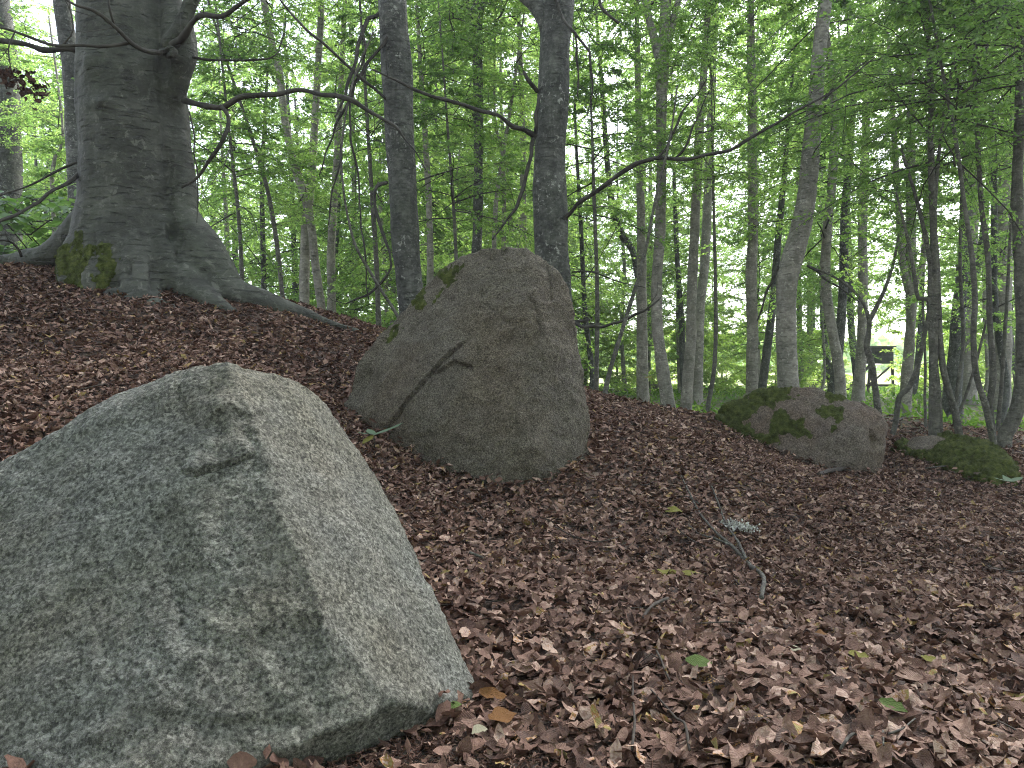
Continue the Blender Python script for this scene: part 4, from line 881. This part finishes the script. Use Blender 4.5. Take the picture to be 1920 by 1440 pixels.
while len(spots) < 84 and tries < 6000:
    tries += 1
    d = 13 + 31 * r.random() ** .8; u = r.uniform(-.74, .74); x_, y_ = u * d, d
    if y_ < 16 and x_ < 2: continue
    px = 960 + u * F
    if 1250 < px < 1900 and d > 20 and r.random() < .6: continue          # the thinner, brighter side towards the field
    if 1540 < px < 1760 and 16 < d < 42: continue
    if 1590 < px < 1700: continue                               # open line to the lookout box
    if any((x_ - q[0]) ** 2 + (y_ - q[1]) ** 2 < 1.3 ** 2 for q in used): continue
    used.append((x_, y_)); spots.append((x_, y_))
spots += [(P(1612, 0, 28)[0], 28.0), (P(1712, 0, 30)[0], 30.0), (P(1560, 0, 33)[0], 33.0)]
LOOK = ['slender pale beech', 'thin dark beech', 'sturdy pale beech', 'sturdy dark beech', 'very thin pale beech', 'thick dark beech']; items = []
for i, (x_, y_) in enumerate(spots):
    far_ = y_ > 24
    pk = 3 if i >= len(spots) - 3 else (2, 3, 5, 0)[i % 4] if far_ else (0, 1, 4, 1)[i % 4]
    tr_ = fill_protos[i] if i < len(fill_protos) else copy_tree(fill_protos[pk])
    tr_.location = (x_, y_, float(ground(x_, y_))); tr_.rotation_euler = (0, 0, r.uniform(0, 6.28)); s = r.uniform(.85, 1.15); tr_.scale = (s, s, s)
    items.append((tr_, x_, y_, LOOK[i if i < len(fill_protos) else pk] + (' far back' if y_ > 24 else ' in the middle distance')))
label_by_marks(items)

# leafy young trees standing near the field edge
young = empty('beech_tree', (0, 0, 0), 'one of the young leafy beeches near the field edge', 'tree', 'young leafy beeches near the field edge')
V, q, tr = tube([(0, 0, -.2), (0, 0, 0), (.1, .05, 3), (0, .1, 6), (.1, 0, 9)], [.09, .08, .07, .05, .015], 7, .6, .2, True, 4); A = Acc(); A.add(V, q, tr); obj('trunk', A.mesh('trunk', [bark_lit], True, False), young)
yitems = []
o = obj('crown', MID[1], young, (.05, .05, 1.6), kind='stuff')
for i in range(24):
    u = -.1 + .85 * (i + r.uniform(-.4, .4)) / 23; d = r.uniform(26, 46)
    px = 960 + u * F
    if 1520 < px < 1790: continue
    tr_ = young if not yitems else copy_tree(young); yitems.append((tr_, u * d, d, 'young leafy beech near the field edge'))
    tr_.location = (u * d, d, float(ground(u * d, d))); tr_.rotation_euler = (0, 0, r.uniform(0, 6.28)); k_ = r.uniform(.8, 1.25); tr_.scale = (k_, k_, k_)

label_by_marks(yitems)
# bushes along the margin
def bush(x_, y_, s, label, group, me):
    o = empty('bush', gpt(x_, y_), label, 'bush', group)
    c = obj('foliage', me, o, kind='stuff'); c.scale = (s, s, s * .9); c.rotation_euler = (0, 0, random.uniform(0, 6.28))
    return o
bits, bobs = [], []
for i in range(44):
    u = -.72 + 1.44 * (i + r.uniform(-.4, .4)) / 43; d = r.uniform(30, 44)
    px = 960 + u * F
    if 1570 < px < 1730 and d < 39: continue
    bits.append((u * d, d, 'bright green bush at the field edge')); bobs.append(bush(u * d, d, r.uniform(.9, 1.7) * (1.25 if px < 1250 else 1.1), 'one of the bright green bushes along the far edge of the wood', 'bushes along the far edge of the wood', SHRUB[i % 3]))
for i in range(22):
    u = r.uniform(-.78, .05); d = r.uniform(13.5, 24)
    bits.append((u * d, d, 'low leafy bush behind the mound')); bobs.append(bush(u * d, d, r.uniform(.7, 1.2), 'one of the low leafy bushes growing in the hollow behind the mound', 'leafy bushes behind the mound', SHRUB[i % 3]))
label_by_marks([(o_, *b_) for o_, b_ in zip(bobs, bits)])
# broad pale-leaved maple shrub at the left, behind the old beech
LEAFM = (np.array([(0, 0, 0), (.25, -.5, .05), (.6, -.42, .0), (1, 0, -.1), (.6, .42, 0), (.25, .5, .05)], float), np.array([(0, 1, 2, 3), (0, 3, 4, 5)]))
mshrub = crown('foliage', 777, 1.2, 1.6, 20, 8, 8, .12, LEAFM, [leaf_pale, twig_mat], 0, .35, .3, lambda u: np.clip(1.1 - .4 * u, .2, 1.1), flat=.22)
q = P(60, 520, 9.0); mo = empty('maple_shrub', gpt(q[0], q[1]), 'broad pale-leaved shrub glowing left behind the old beech', 'shrub'); obj('foliage', mshrub, mo, kind='stuff')

# unseen wood overhead and behind the viewer: leaf mass added to dim the foreground
r = np.random.default_rng(88); A = Acc()
n = 3000; pos = np.stack([r.uniform(-26, 26, n), r.uniform(-26, 2.5, n), r.uniform(8.5, 15, n)], -1)
pos = pos[(fbm(pos * .28, 3) > -.18)]
n2 = 6500; ang = r.uniform(math.pi * .95, 2.05 * math.pi, n2); rd = r.uniform(11, 22, n2)
pos = np.vstack([pos, np.stack([np.cos(ang) * rd, np.sin(ang) * rd, r.uniform(.5, 12, n2)], -1)]); n = len(pos)
V, qd = place(LEAF4, pos, r.normal(size=(n, 3)), np.stack([r.normal(0, .6, n), r.normal(0, .6, n), np.ones(n)], -1), r.uniform(.35, .65, n), 1.3)
A.add(V, qd, tint=np.repeat(r.random(n), 6)); obj('unseen_shade_canopy', A.mesh('unseen_shade_canopy', [leaf_green], False), kind='stuff')

# far wood past the field, read as one mass
A = Acc()
fw = np.random.default_rng(5)
n = 9000
fxp = fw.uniform(-150, 150, n); fd = fw.uniform(135, 165, n); hgt = (6.5 + 3 * fbm(np.stack([fxp * .06, fd * 0, fd * 0], -1), 3)) * fw.random(n) ** .6
V, qd = place(LEAF2, np.stack([fxp, fd, ground(fxp, fd) + .004 * (fd - 60) + hgt], -1), fw.normal(size=(n, 3)), fw.normal(size=(n, 3)), fw.uniform(1.2, 2.4, n), 1.4)
A.add(V, qd, tint=np.repeat(fw.random(n), 4)); obj('far_wood', A.mesh('far_wood', [leaf_green], False), kind='stuff')

# ------------------------------------------------------------------ wooden lookout box at the field's edge
bd = 36.0
bp_ = P(1652, 735, bd); bp_[2] = float(ground(bp_[0], bp_[1])); bl = empty('hunting_blind', bp_, 'small dark boarded lookout box on timber legs at the edge of the field', 'hunting blind')
def W(px, py, dy=0.0): return P(px, py, bd + dy) - bp_
def box(name, parent, lo, hi, mat):
    lo, hi = np.minimum(lo, hi), np.maximum(lo, hi)
    V = np.array([(x, y, z) for x in (lo[0], hi[0]) for y in (lo[1], hi[1]) for z in (lo[2], hi[2])])
    q = np.array([(0, 1, 3, 2), (4, 6, 7, 5), (0, 4, 5, 1), (2, 3, 7, 6), (0, 2, 6, 4), (1, 5, 7, 3)])
    return obj(name, mesh_np(name, V, [q], None, False, [mat]), parent)
def beam(name, parent, a, b, rad, mat):
    V, q, tr = tube([a, (a + b) / 2, b], [rad] * 3, 6); A = Acc(); A.add(V, q, tr); return obj(name, A.mesh(name, [mat], True, False), parent)
x0, x1 = 1632, 1675; z0, z1 = 682, 651
nb_ = 6
for s_, (yy, nm) in enumerate(((0, 'board'), (1.25, 'board'))):
    for i in range(nb_):
        za, zb = W(x0, z0 + (z1 - z0) * i / nb_)[2], W(x0, z0 + (z1 - z0) * (i + 1) / nb_)[2] - .012
        box(nm, bl, (W(x0, 0)[0], yy - .03 * (i % 2) * .3, za), (W(x1, 0)[0], yy + .03, zb), blind_mat)
for xx in (x0, x1):
    box('side_wall', bl, (W(xx, 0)[0] - .03, .031, W(x0, z0)[2]), (W(xx, 0)[0] + .03, 1.24, W(x0, z1)[2]), blind_mat)
box('floor_panel', bl, (W(x0, 0)[0] + .031, .032, W(x0, z0)[2] + .01), (W(x1, 0)[0] - .031, 1.24, W(x0, z0)[2] + .06), blind_mat)
box('roof', bl, (W(x0 - 3, 0)[0], -.15, W(x0, z1)[2] + .003), (W(x1 + 3, 0)[0], 1.45, W(x0, z1)[2] + .07), roof_mat)
box('window', bl, (W(1640, 0)[0], -.034, W(0, 667)[2]), (W(1652, 0)[0], -.031, W(0, 659)[2]), dark_mat)
for (a, dy) in ((1629, .05), (1674, .05), (1631, 1.2), (1672, 1.2)):
    beam('leg', bl, W(a + (2 if a < 1650 else 0), 682, dy), np.array((W(a - (3 if a < 1650 else -2), 700, dy)[0], dy, -.1)), .055, post_mat)
beam('brace', bl, W(1629, 722, .0), W(1672, 685, .0), .05, post_mat)
beam('crossbar', bl, W(1624, 722, -.06), W(1679, 722, -.06), .055, post_mat)
beam('ladder_rail', bl, W(1582, 734, -.3), W(1631, 684, .3), .05, post_mat)
beam('ladder_rail', bl, W(1586, 734, .4), W(1633, 684, .9), .05, post_mat)
for i in range(5):
    f_ = (i + .7) / 5.4; beam('rung', bl, W(1582 + 49 * f_, 734 - 50 * f_, -.3 + .6 * f_), W(1586 + 47 * f_, 734 - 50 * f_, .4 + .5 * f_), .025, post_mat)

# ------------------------------------------------------------------ leaf litter
def curl_leaf(seed, ns=5, k=1.0):
    """a dry beech leaf: ns stations along, 3 across, curled, folded and wavy"""
    r = np.random.default_rng(seed); V = []
    fold = r.uniform(-.3, 1.0) * k; lc = r.uniform(-.8, 1.3) * k; tw = r.normal(0, .8) * k
    t_ = np.linspace(0, 1, ns)
    for i, t0 in enumerate(t_):
        wd = .285 * np.sin(np.pi * (t0 * .92 + .06)) ** .8 * (1 + r.normal(0, .13))
        cx = t0; cz = lc * (t0 - .5) ** 2 + r.normal(0, .03) * k
        for s_ in (-1, 0, 1):
            a = tw * (t0 - .5); yy = s_ * wd * math.cos(fold * .9); zz = abs(s_) * wd * math.sin(fold) + r.normal(0, .05) * abs(s_) * k
            V.append((cx, yy * math.cos(a) - zz * math.sin(a), cz + yy * math.sin(a) + zz * math.cos(a)))
    q = []
    for i in range(ns - 1):
        for s_ in (0, 1): q.append((i * 3 + s_, i * 3 + s_ + 1, i * 3 + s_ + 4, i * 3 + s_ + 3))
    V = np.array(V); V[:, 0] -= .5
    return V, np.array(q)
def vein_of(V):
    ns = len(V) // 3; t_ = np.repeat(np.linspace(0, 1, ns), 3); s_ = np.tile([1.0, 0, 1], ns); return 1 + t_ - .28 * s_
HI = [curl_leaf(i, 6, .45 + .85 * (i % 4) / 3) for i in range(14)]
LO = [curl_leaf(40 + i, 3) for i in range(10)]
ROCKB = []
for VV in (V1, V2_, V3, V4):
    Q = VV[VV[:, 2] < ground(VV[:, 0], VV[:, 1]) + .12][:, :2]
    c = Q.mean(0); ang = np.arctan2(Q[:, 1] - c[1], Q[:, 0] - c[0]); rad = np.hypot(Q[:, 0] - c[0], Q[:, 1] - c[1])
    bins = np.zeros(73); np.maximum.at(bins, ((ang + np.pi) / (2 * np.pi) * 71.999).astype(int), rad); bins[72] = bins[0]
    ROCKB.append((c, bins))
def in_rock(x, y):
    a = np.zeros(len(x), bool)
    for c, bins in ROCKB:
        pa = ((np.arctan2(y - c[1], x - c[0]) + np.pi) / (2 * np.pi) * 71.999).astype(int)
        a |= np.hypot(x - c[0], y - c[1]) < bins[pa] - .04
    return a
def gz_full(x, y):
    q_ = np.stack([x, y, np.zeros_like(x)], -1)
    return ground(x, y) + (1 - smooth(14, 30, np.hypot(x, y))) * (.05 * fbm(q_ * .9, 3) + .022 * fbm(q_ * 5, 3))
def litter_xy(n, d0, d1, uu, seed):
    r = np.random.default_rng(seed)
    d = np.sqrt(r.uniform(d0 ** 2, d1 ** 2, n)); x = d * r.uniform(-uu, uu, n)
    return x, d, r
A = Acc()
def scatter(n, d0, d1, uu, tm, size, hjit, seed, tilt):
    x, y, r = litter_xy(n, d0, d1, uu, seed)
    k = ~in_rock(x, y) & (r.random(n) > bare_mask(x, y) * .93) & ~((y > 9) & (r.random(n) < grnmask(x, y) * .85))
    x, y = x[k], y[k]; n = len(x)
    z = gz_full(x, y) + .004 + np.abs(r.normal(0, hjit, n))
    az = r.uniform(0, 2 * np.pi, n); a = np.stack([np.cos(az), np.sin(az), r.normal(0, tilt, n)], -1)
    nr = np.stack([r.normal(0, tilt, n), r.normal(0, tilt, n), np.where(r.random(n) < .5, 1, -1)], -1)
    sz = size * r.uniform(.6, 1.25, n); tn = np.clip(r.beta(1.8, 1.75, n) * .93 + .12 * fbm(np.stack([x, y, y * 0], -1) * 1.3, 2), 0, .955); tn[r.random(n) < .024] = .97; tn[r.random(n) < .010] = 1.0
    which = r.integers(0, len(tm), n)
    for i, tpl in enumerate(tm):
        s = which == i
        if not s.any(): continue
        V, q = place(tpl, np.stack([x, y, z], -1)[s], a[s], nr[s], sz[s], 1.0)
        A.add(V, q, tint=np.repeat(tn[s], len(tpl[0])) + np.tile(np.random.default_rng(i).normal(0, .012, len(tpl[0])), int(s.sum())), vein=np.tile(vein_of(tpl[0]), int(s.sum())) if len(tpl[0]) > 12 else None)
def grnmask(x, y):
    return np.maximum(smooth(9.5, 14, y + .25 * x) * smooth(0, 2.5, x - .15 * y + 1.2), smooth(14, 20, y))
scatter(23500, .85, 3.3, 1.28, HI, .058, .012, 1, .42)
scatter(16000, .85, 4.5, 1.0, LO, .026, .022, 9, .6)
scatter(70000, 3.3, 8.0, .92, LO, .06, .012, 2, .45)
scatter(54000, 8.0, 16.0, .85, LO[:5], .08, .014, 3, .42)
scatter(9000, 16, 26, .85, LO[:3], .11, .02, 4, .4)
for (c_, bins_), wd_ in zip(ROCKB, (.05, .07, .09, .09)):             # litter banked against the stones
    r_ = np.random.default_rng(int(c_[1] * 100)); n = 700; an = r_.uniform(-np.pi, np.pi, n); rb = bins_[((an + np.pi) / (2 * np.pi) * 71.999).astype(int)] + r_.normal(-.01, wd_, n)
    x, y = c_[0] + np.cos(an) * rb, c_[1] + np.sin(an) * rb; kk = (bare_mask(x, y) < .3); x, y = x[kk], y[kk]; n = len(x); a_ = r_.uniform(0, 6.28, n)
    for i in range(6):
        s_ = np.arange(n) % 6 == i; m_ = int(s_.sum()); tp_ = HI[i] if c_[1] < 3.5 else LO[i]
        V, q = place(tp_, np.stack([x, y, gz_full(x, y) + .01 + np.abs(r_.normal(0, .03, n))], -1)[s_], np.stack([np.cos(a_), np.sin(a_), r_.normal(0, .5, n)], -1)[s_], np.stack([r_.normal(0, .6, n), r_.normal(0, .6, n), np.ones(n)], -1)[s_], r_.uniform(.045, .075, m_))
        A.add(V, q, tint=np.repeat(np.clip(r_.beta(2, 2.2, m_), 0, .95), len(tp_[0])))
r_ = np.random.default_rng(55); n = 7000; cx = r_.normal(-.2, .3, n); cyy = r_.normal(1.42, .2, n); kk = (cyy > .9) & ~in_rock(cx, cyy); cx, cyy = cx[kk], cyy[kk]; n = len(cx)
a_ = r_.uniform(0, 6.28, n); V, q = place(LO[2], np.stack([cx, cyy, gz_full(cx, cyy) + r_.uniform(.002, .012, n)], -1), np.stack([np.cos(a_), np.sin(a_), r_.normal(0, .4, n)], -1), np.stack([r_.normal(0, .5, n), r_.normal(0, .5, n), np.ones(n)], -1), r_.uniform(.006, .022, n), .6)
A.add(V, q, tint=np.repeat(r_.uniform(0, .8, n), len(LO[2][0])))
obj('leaf_litter', A.mesh('leaf_litter', [litter_mat], True), kind='stuff')
print('litter verts', A.n)

# the 300 largest fallen leaves, each a piece of the ground
hi_me = []
for i, (V, q) in enumerate(HI):
    r_ = np.random.default_rng(i)
    hi_me.append(mesh_np('fallen_leaf', V, [q], {'tint': np.clip(r_.normal(0, .015, len(V)), 0, .05), 'vein': vein_of(V)}, True, [litter_one]))
r = np.random.default_rng(21); cnt = 0
while cnt < 300:
    py = 1440 - 420 * r.random() ** 1.3; px = r.uniform(760, 1940)
    # where that sight line meets the ground
    dd = 1.2
    for _ in range(40):
        xw = (px - 960) / F * dd; gzv = float(ground(xw, dd)); dn = (CAMZ - gzv) * F / (py - 690); dd = .5 * dd + .5 * dn
    xw = (px - 960) / F * dd
    if in_rock(np.array([xw]), np.array([dd]))[0] or bare_mask(xw, dd) > .5: continue
    s = .058 * r.uniform(.65, 1.3)
    o = obj('fallen_leaf', hi_me[cnt % len(hi_me)], ground_ob, (xw, dd, float(gz_full(np.array([xw]), np.array([dd]))[0]) + .016 + .012 * r.random()))
    o.scale = (s, s, s); o.rotation_euler = (r.normal(0, .35) + (math.pi if r.random() < .4 else 0), r.normal(0, .3), r.uniform(0, 6.28)); cnt += 1

# single leaves one can point to
def on_ground(px, py):
    dd = 2.0
    for _ in range(60):
        xw = (px - 960) / F * dd; dn = (CAMZ - float(gz_full(np.array([xw]), np.array([dd]))[0])) * F / (py - 690); dd = .6 * dd + .4 * dn
    return np.array(((px - 960) / F * dd, dd, CAMZ - (py - 690) / F * dd))
def one_leaf(px, py, size, mat, rot, label, seed, tilt=(.25, .1), lift=.034, k=.5):
    p_ = on_ground(px, py); V, q = curl_leaf(seed, 7, k)
    o = obj('fallen_leaf', mesh_np('fallen_leaf', V * size, [q], {'tint': np.full(len(V), .7), 'vein': vein_of(V)}, True, [mat]), None, tuple(p_ + np.array((0, 0, lift))))
    o.rotation_euler = (tilt[0], tilt[1], rot); o['label'] = label; o['category'] = 'leaf'
one_leaf(1310, 1270, .066, fresh_leaf, -.3, 'smooth fresh green leaf lying flat on the brown litter in the foreground', 301, (.4, .05), .042, .15)
one_leaf(808, 1362, .075, orange_leaf, 2.1, 'tall curled tan leaf standing at the lower edge of the near boulder', 305, (.6, -.9), .03)
one_leaf(846, 1348, .05, fresh_leaf, .2, 'small yellow-green leaf by the lower corner of the near boulder', 306)
one_leaf(942, 1374, .07, orange_leaf, .5, 'orange-brown curled leaf next to pale round leaves below the near boulder', 307)
one_leaf(925, 1330, .07, orange_leaf, -.2, 'rusty orange leaf just right of the lower corner of the near boulder', 308)
one_leaf(1262, 966, .11, yellow_leaf, -.3, 'yellow-green leaf left of the tips of the forked grey stick', 309)
one_leaf(1250, 1090, .085, yellow_leaf, .1, 'yellow leaf with a partner, below the forked grey stick', 310)
one_leaf(1288, 1088, .085, yellow_leaf, .3, 'slim yellow leaf pointing away from its partner, below the forked grey stick', 311)
one_leaf(1610, 1250, .055, yellow_leaf, -.1, 'folded pale yellow-green leaf among brown litter right of the forked grey stick', 312)
one_leaf(1492, 1240, .045, pale_leaf, .6, 'small crumpled cream leaf on the brown litter', 313)
one_leaf(1675, 1355, .06, fresh_leaf, -.9, 'dull green leaf half buried in the nearest brown litter', 314)
one_leaf(1740, 1258, .05, yellow_leaf, .2, 'pale folded yellow leaf, farthest to the right of the single yellow leaves', 315)
one_leaf(1540, 1208, .05, orange_leaf, .3, 'small bright orange leaf above the cream leaf', 316)
one_leaf(900, 1400, .045, pale_leaf, .9, 'pale round bleached leaf on the dark soil below the near boulder', 317)

# sticks
def stick(name, label, arms, mat, cat='stick', lift=.036):
    b0 = on_ground(arms[0][0][0], arms[0][0][1]); o = None; A = Acc()
    for arm in arms:
        pp = [on_ground(a, b) + np.array((0, 0, lift + .01 * math.sin(i * 2.1))) for i, (a, b, w_) in enumerate(arm)]
        rr = [max(.0015, (.68) * w_ / 2 / F * p_[1]) for p_, (a, b, w_) in zip(pp, arm)]
        V, q, tr = tube(pp, rr, 8, .03, .35, True, len(arm)); V = V + .004 * np.stack([perlin(V * 14), perlin(V * 14 + 9), perlin(V * 14 + 19)], -1); A.add(V - b0, q, tr)
    o = obj(name, A.mesh(name, [mat], True, False), None, tuple(b0)); o['label'] = label; o['category'] = cat
    return o
stick('fallen_branch', 'forked grey lichen-spotted branch lying on the litter in front of the tall boulder',
  [[(1428, 1138, 13), (1431, 1100, 12), (1405, 1070, 12), (1378, 1042, 10), (1345, 1015, 7), (1315, 975, 6), (1295, 940, 5), (1277, 905, 4)],
   [(1400, 1064, 9), (1383, 1030, 7), (1362, 992, 6), (1345, 950, 5), (1335, 925, 4)], [(1372, 1036, 7), (1340, 1025, 6), (1310, 1010, 4), (1290, 995, 3)], [(1310, 955, 3), (1290, 945, 3), (1275, 938, 2)]], stick_mat)
stick('twig', 'dark bent twig lying in the litter just above the fresh green leaf', [[(1232, 1245, 6), (1242, 1275, 6), (1258, 1300, 6)], [(1238, 1262, 4), (1220, 1258, 3), (1200, 1262, 2)]], stickb_mat)
stick('twig', 'long thin upright twig in the nearest litter', [[(1186, 1440, 9), (1190, 1380, 7), (1186, 1330, 6), (1186, 1295, 4)]], stickb_mat)
stick('twig', 'curved brown twig rising beside the long thin twig in the nearest litter', [[(1292, 1440, 9), (1285, 1400, 8), (1268, 1370, 7), (1240, 1345, 6), (1220, 1330, 4)]], stickb_mat)
stick('twig', 'pale forked twig in the nearest litter', [[(1575, 1440, 8), (1600, 1420, 8), (1640, 1405, 7), (1690, 1398, 6), (1715, 1385, 4)], [(1655, 1402, 6), (1658, 1440, 5)]], stick_mat)
stick('twig', 'thick short brown twig left of the yellow leaves', [[(1205, 1180, 9), (1225, 1160, 9), (1252, 1135, 8)]], stickb_mat)
stick('twig', 'grey twig poking from the litter right of the near boulder', [[(905, 1062, 8), (880, 1055, 8), (930, 1085, 0)][:2]], stick_mat)
stick('fallen_branch', 'dark flat piece of wood lying at the foot of the half-mossy boulder', [[(1535, 896, 10), (1560, 890, 12), (1590, 882, 12), (1612, 876, 8)]], stickb_mat)
stick('fallen_branch', 'bleached branch on the ground behind the half-mossy boulder', [[(1668, 782, 5), (1700, 777, 6), (1725, 770, 5), (1750, 763, 3)], [(1670, 794, 4), (1690, 790, 4), (1705, 784, 3)]], stick_mat)
stick('twig', 'thin pale twig lying across the low mossy boulder', [[(1735, 884, 4), (1780, 882, 4), (1840, 886, 3), (1880, 880, 2)]], stick_mat)
stick('twig', 'dark branch lying in the litter below the old beech', [[(520, 560, 3), (430, 588, 6), (350, 588, 6), (300, 580, 7), (255, 575, 5)][1:]], stickb_mat)
stick('twig', 'thin dark twig in the litter left of the forked grey branch', [[(1040, 1000, 4), (1075, 1022, 4), (1120, 1026, 4), (1160, 1020, 3)]], stickb_mat)
A = Acc(); r = np.random.default_rng(61)
for i in range(420):
    d = math.sqrt(r.uniform(1.2, 90)); x_ = d * r.uniform(-.8, .85)
    if in_rock(np.array([x_]), np.array([d]))[0]: continue
    a = r.uniform(0, 6.28); l = r.uniform(.06, .3) * (1 + .08 * d); dx, dy = math.cos(a) * l / 2, math.sin(a) * l / 2
    xs = np.array([x_ - dx, x_ + r.normal(0, .02), x_ + dx]); ys = np.array([d - dy, d + r.normal(0, .02), d + dy])
    zs = gz_full(xs, ys) + .018 + r.uniform(0, .012); rr = r.uniform(.0015, .0045)
    V, q, tr = tube(np.stack([xs, ys, zs], -1), [rr, rr * .9, rr * .5], 5); A.add(V, q, tr)
obj('small_twigs', A.mesh('small_twigs', [stickb_mat], True, False), kind='stuff')

# tuft of white lichen
p_ = on_ground(1385, 1000) + np.array((0, 0, .022)); A = Acc(); r = np.random.default_rng(8)
n = 420; pos = np.stack([r.normal(0, .036, n), r.normal(0, .045, n), np.abs(r.normal(0, .014, n)) + .012], -1); pos[:, 0] += 0; pos[:, 1] -= pos[:, 0] * .6
V, q = place(LEAF4, pos, r.normal(size=(n, 3)), r.normal(size=(n, 3)), r.uniform(.008, .022, n), 1.0); A.add(V, q)
o = obj('lichen_tuft', A.mesh('lichen_tuft', [lichen_mat], False, False), None, tuple(p_)); o['label'] = 'whitish tuft of lichen beside the forked grey branch'; o['category'] = 'lichen'; o['kind'] = 'stuff'

# seedlings
def seedling(px, py, d, leaves, label, size, stem_h, mat):
    b0 = P(px, py, d); b0[2] = float(ground(b0[0], b0[1])); o = empty('seedling', b0, label, 'seedling')
    V, q, tr = tube([(0, 0, -.02), (.01, 0, stem_h * .5), (0, .01, stem_h)], [.004, .003, .002], 6); A = Acc(); A.add(V, q, tr); obj('stem', A.mesh('stem', [twig_mat], True, False), o)
    for (az, el, s, m_) in leaves:
        Vl, ql = curl_leaf(int(abs(az) * 100) + 7, 6); Vl = Vl * .35 + 0; Vl = np.array([(v[0] * 2.86 + .5, v[1] * 2.86 * 1.2, v[2] * .6) for v in Vl]) * s * size
        l = obj('leaf', mesh_np('leaf', Vl, [ql], {'tint': np.full(len(Vl), .6)}, True, [m_ or mat]), o, (0, 0, stem_h)); l.rotation_euler = (0, -el, az)
seedling(700, 800, 4.3, [(.25, .35, 1.2, None), (3.0, .1, .6, None), (-2.2, -.5, .6, yellow_leaf), (2.2, .4, .5, None)], 'green seedling with one long leaf between the near boulder and the tall boulder', .16, .1, mint_leaf)
seedling(1895, 925, 6.6, [(.2, .3, 1, None), (1.6, .4, .8, None), (2.9, .25, 1, None), (4.2, .1, .8, None)], 'pale green seedling beside the low mossy boulder', .14, .14, mint_leaf)
seedling(1218, 770, 8.3, [(.5, .3, 1, None), (2.6, .3, 1, None), (4.3, -.2, .8, yellow_leaf)], 'lone seedling with yellow-green leaves in front of the pale slender trunks', .14, .34, fresh_leaf)

# dry brown leaf bunch hanging from the old beech's branch
r = np.random.default_rng(31); A = Acc()
n = 90; cc = r.integers(0, 2, n); ctr = np.where(cc[:, None] == 0, P(22, 145, 5.85)[None], P(62, 165, 5.85)[None])
pos = ctr + r.normal(0, 1, (n, 3)) * np.array((.055, .05, .06)); V, q = place(HI[3], pos, r.normal(size=(n, 3)) + np.array((0, 0, -.8)), r.normal(size=(n, 3)), r.uniform(.05, .085, n)); A.add(V - tb, q, tint=np.repeat(r.uniform(0, .3, n), len(HI[3][0])))
obj('dead_leaf_bunch', A.mesh('dead_leaf_bunch', [litter_mat], True), big, kind='stuff', label='bunch of dry brown leaves hanging from a left branch')

# low green plants on the flat ground behind the boulders
r = np.random.default_rng(44); n = 26000
d = 10 + 34 * r.random(n) ** .7; u = r.uniform(-.8, .8, n); x_ = u * d
k = (r.random(n) < grnmask(x_, d)) & (fbm(np.stack([x_ * .5, d * .5, d * 0], -1), 3) > -.12); x_, d = x_[k], d[k]; n = len(x_)
pos = np.stack([x_, d, gz_full(x_, d) + r.uniform(.0, .13, n)], -1)
V, q = place(LEAF2, pos, np.stack([r.normal(size=n), r.normal(size=n), r.uniform(0, 1.4, n)], -1), np.stack([r.normal(0, .6, n), r.normal(0, .6, n), np.ones(n)], -1), r.uniform(.07, .2, n) * (1 + d * .015), .6)
A = Acc(); A.add(V, q, tint=np.repeat(r.random(n), 4)); obj('ground_plants', A.mesh('ground_plants', [grass_mat], False), kind='stuff')

# ------------------------------------------------------------------ pale woodland air
m, t = M('haze_air'); pv = nd(t, 'ShaderNodeVolumePrincipled'); pv.inputs['Density'].default_value = 0.0012; pv.inputs['Color'].default_value = (.93, .96, 1, 1); pv.inputs['Anisotropy'].default_value = .2
lk(t, pv.outputs[0], nd(t, 'ShaderNodeOutputMaterial').inputs['Volume'])
lo_, hi_ = (-430, -310, float(GZ.min()) - 1), (430, 710, 34)
Vh = np.array([(x, y, z) for x in (lo_[0], hi_[0]) for y in (lo_[1], hi_[1]) for z in (lo_[2], hi_[2])])
obj('haze', mesh_np('haze', Vh, [np.array([(0, 1, 3, 2), (4, 6, 7, 5), (0, 4, 5, 1), (2, 3, 7, 6), (0, 2, 6, 4), (1, 5, 7, 3)])], None, False, [m]), kind='stuff')

print('TRIS', sum(sum(len(p.vertices) - 2 for p in me.polygons) for me in bpy.data.meshes))
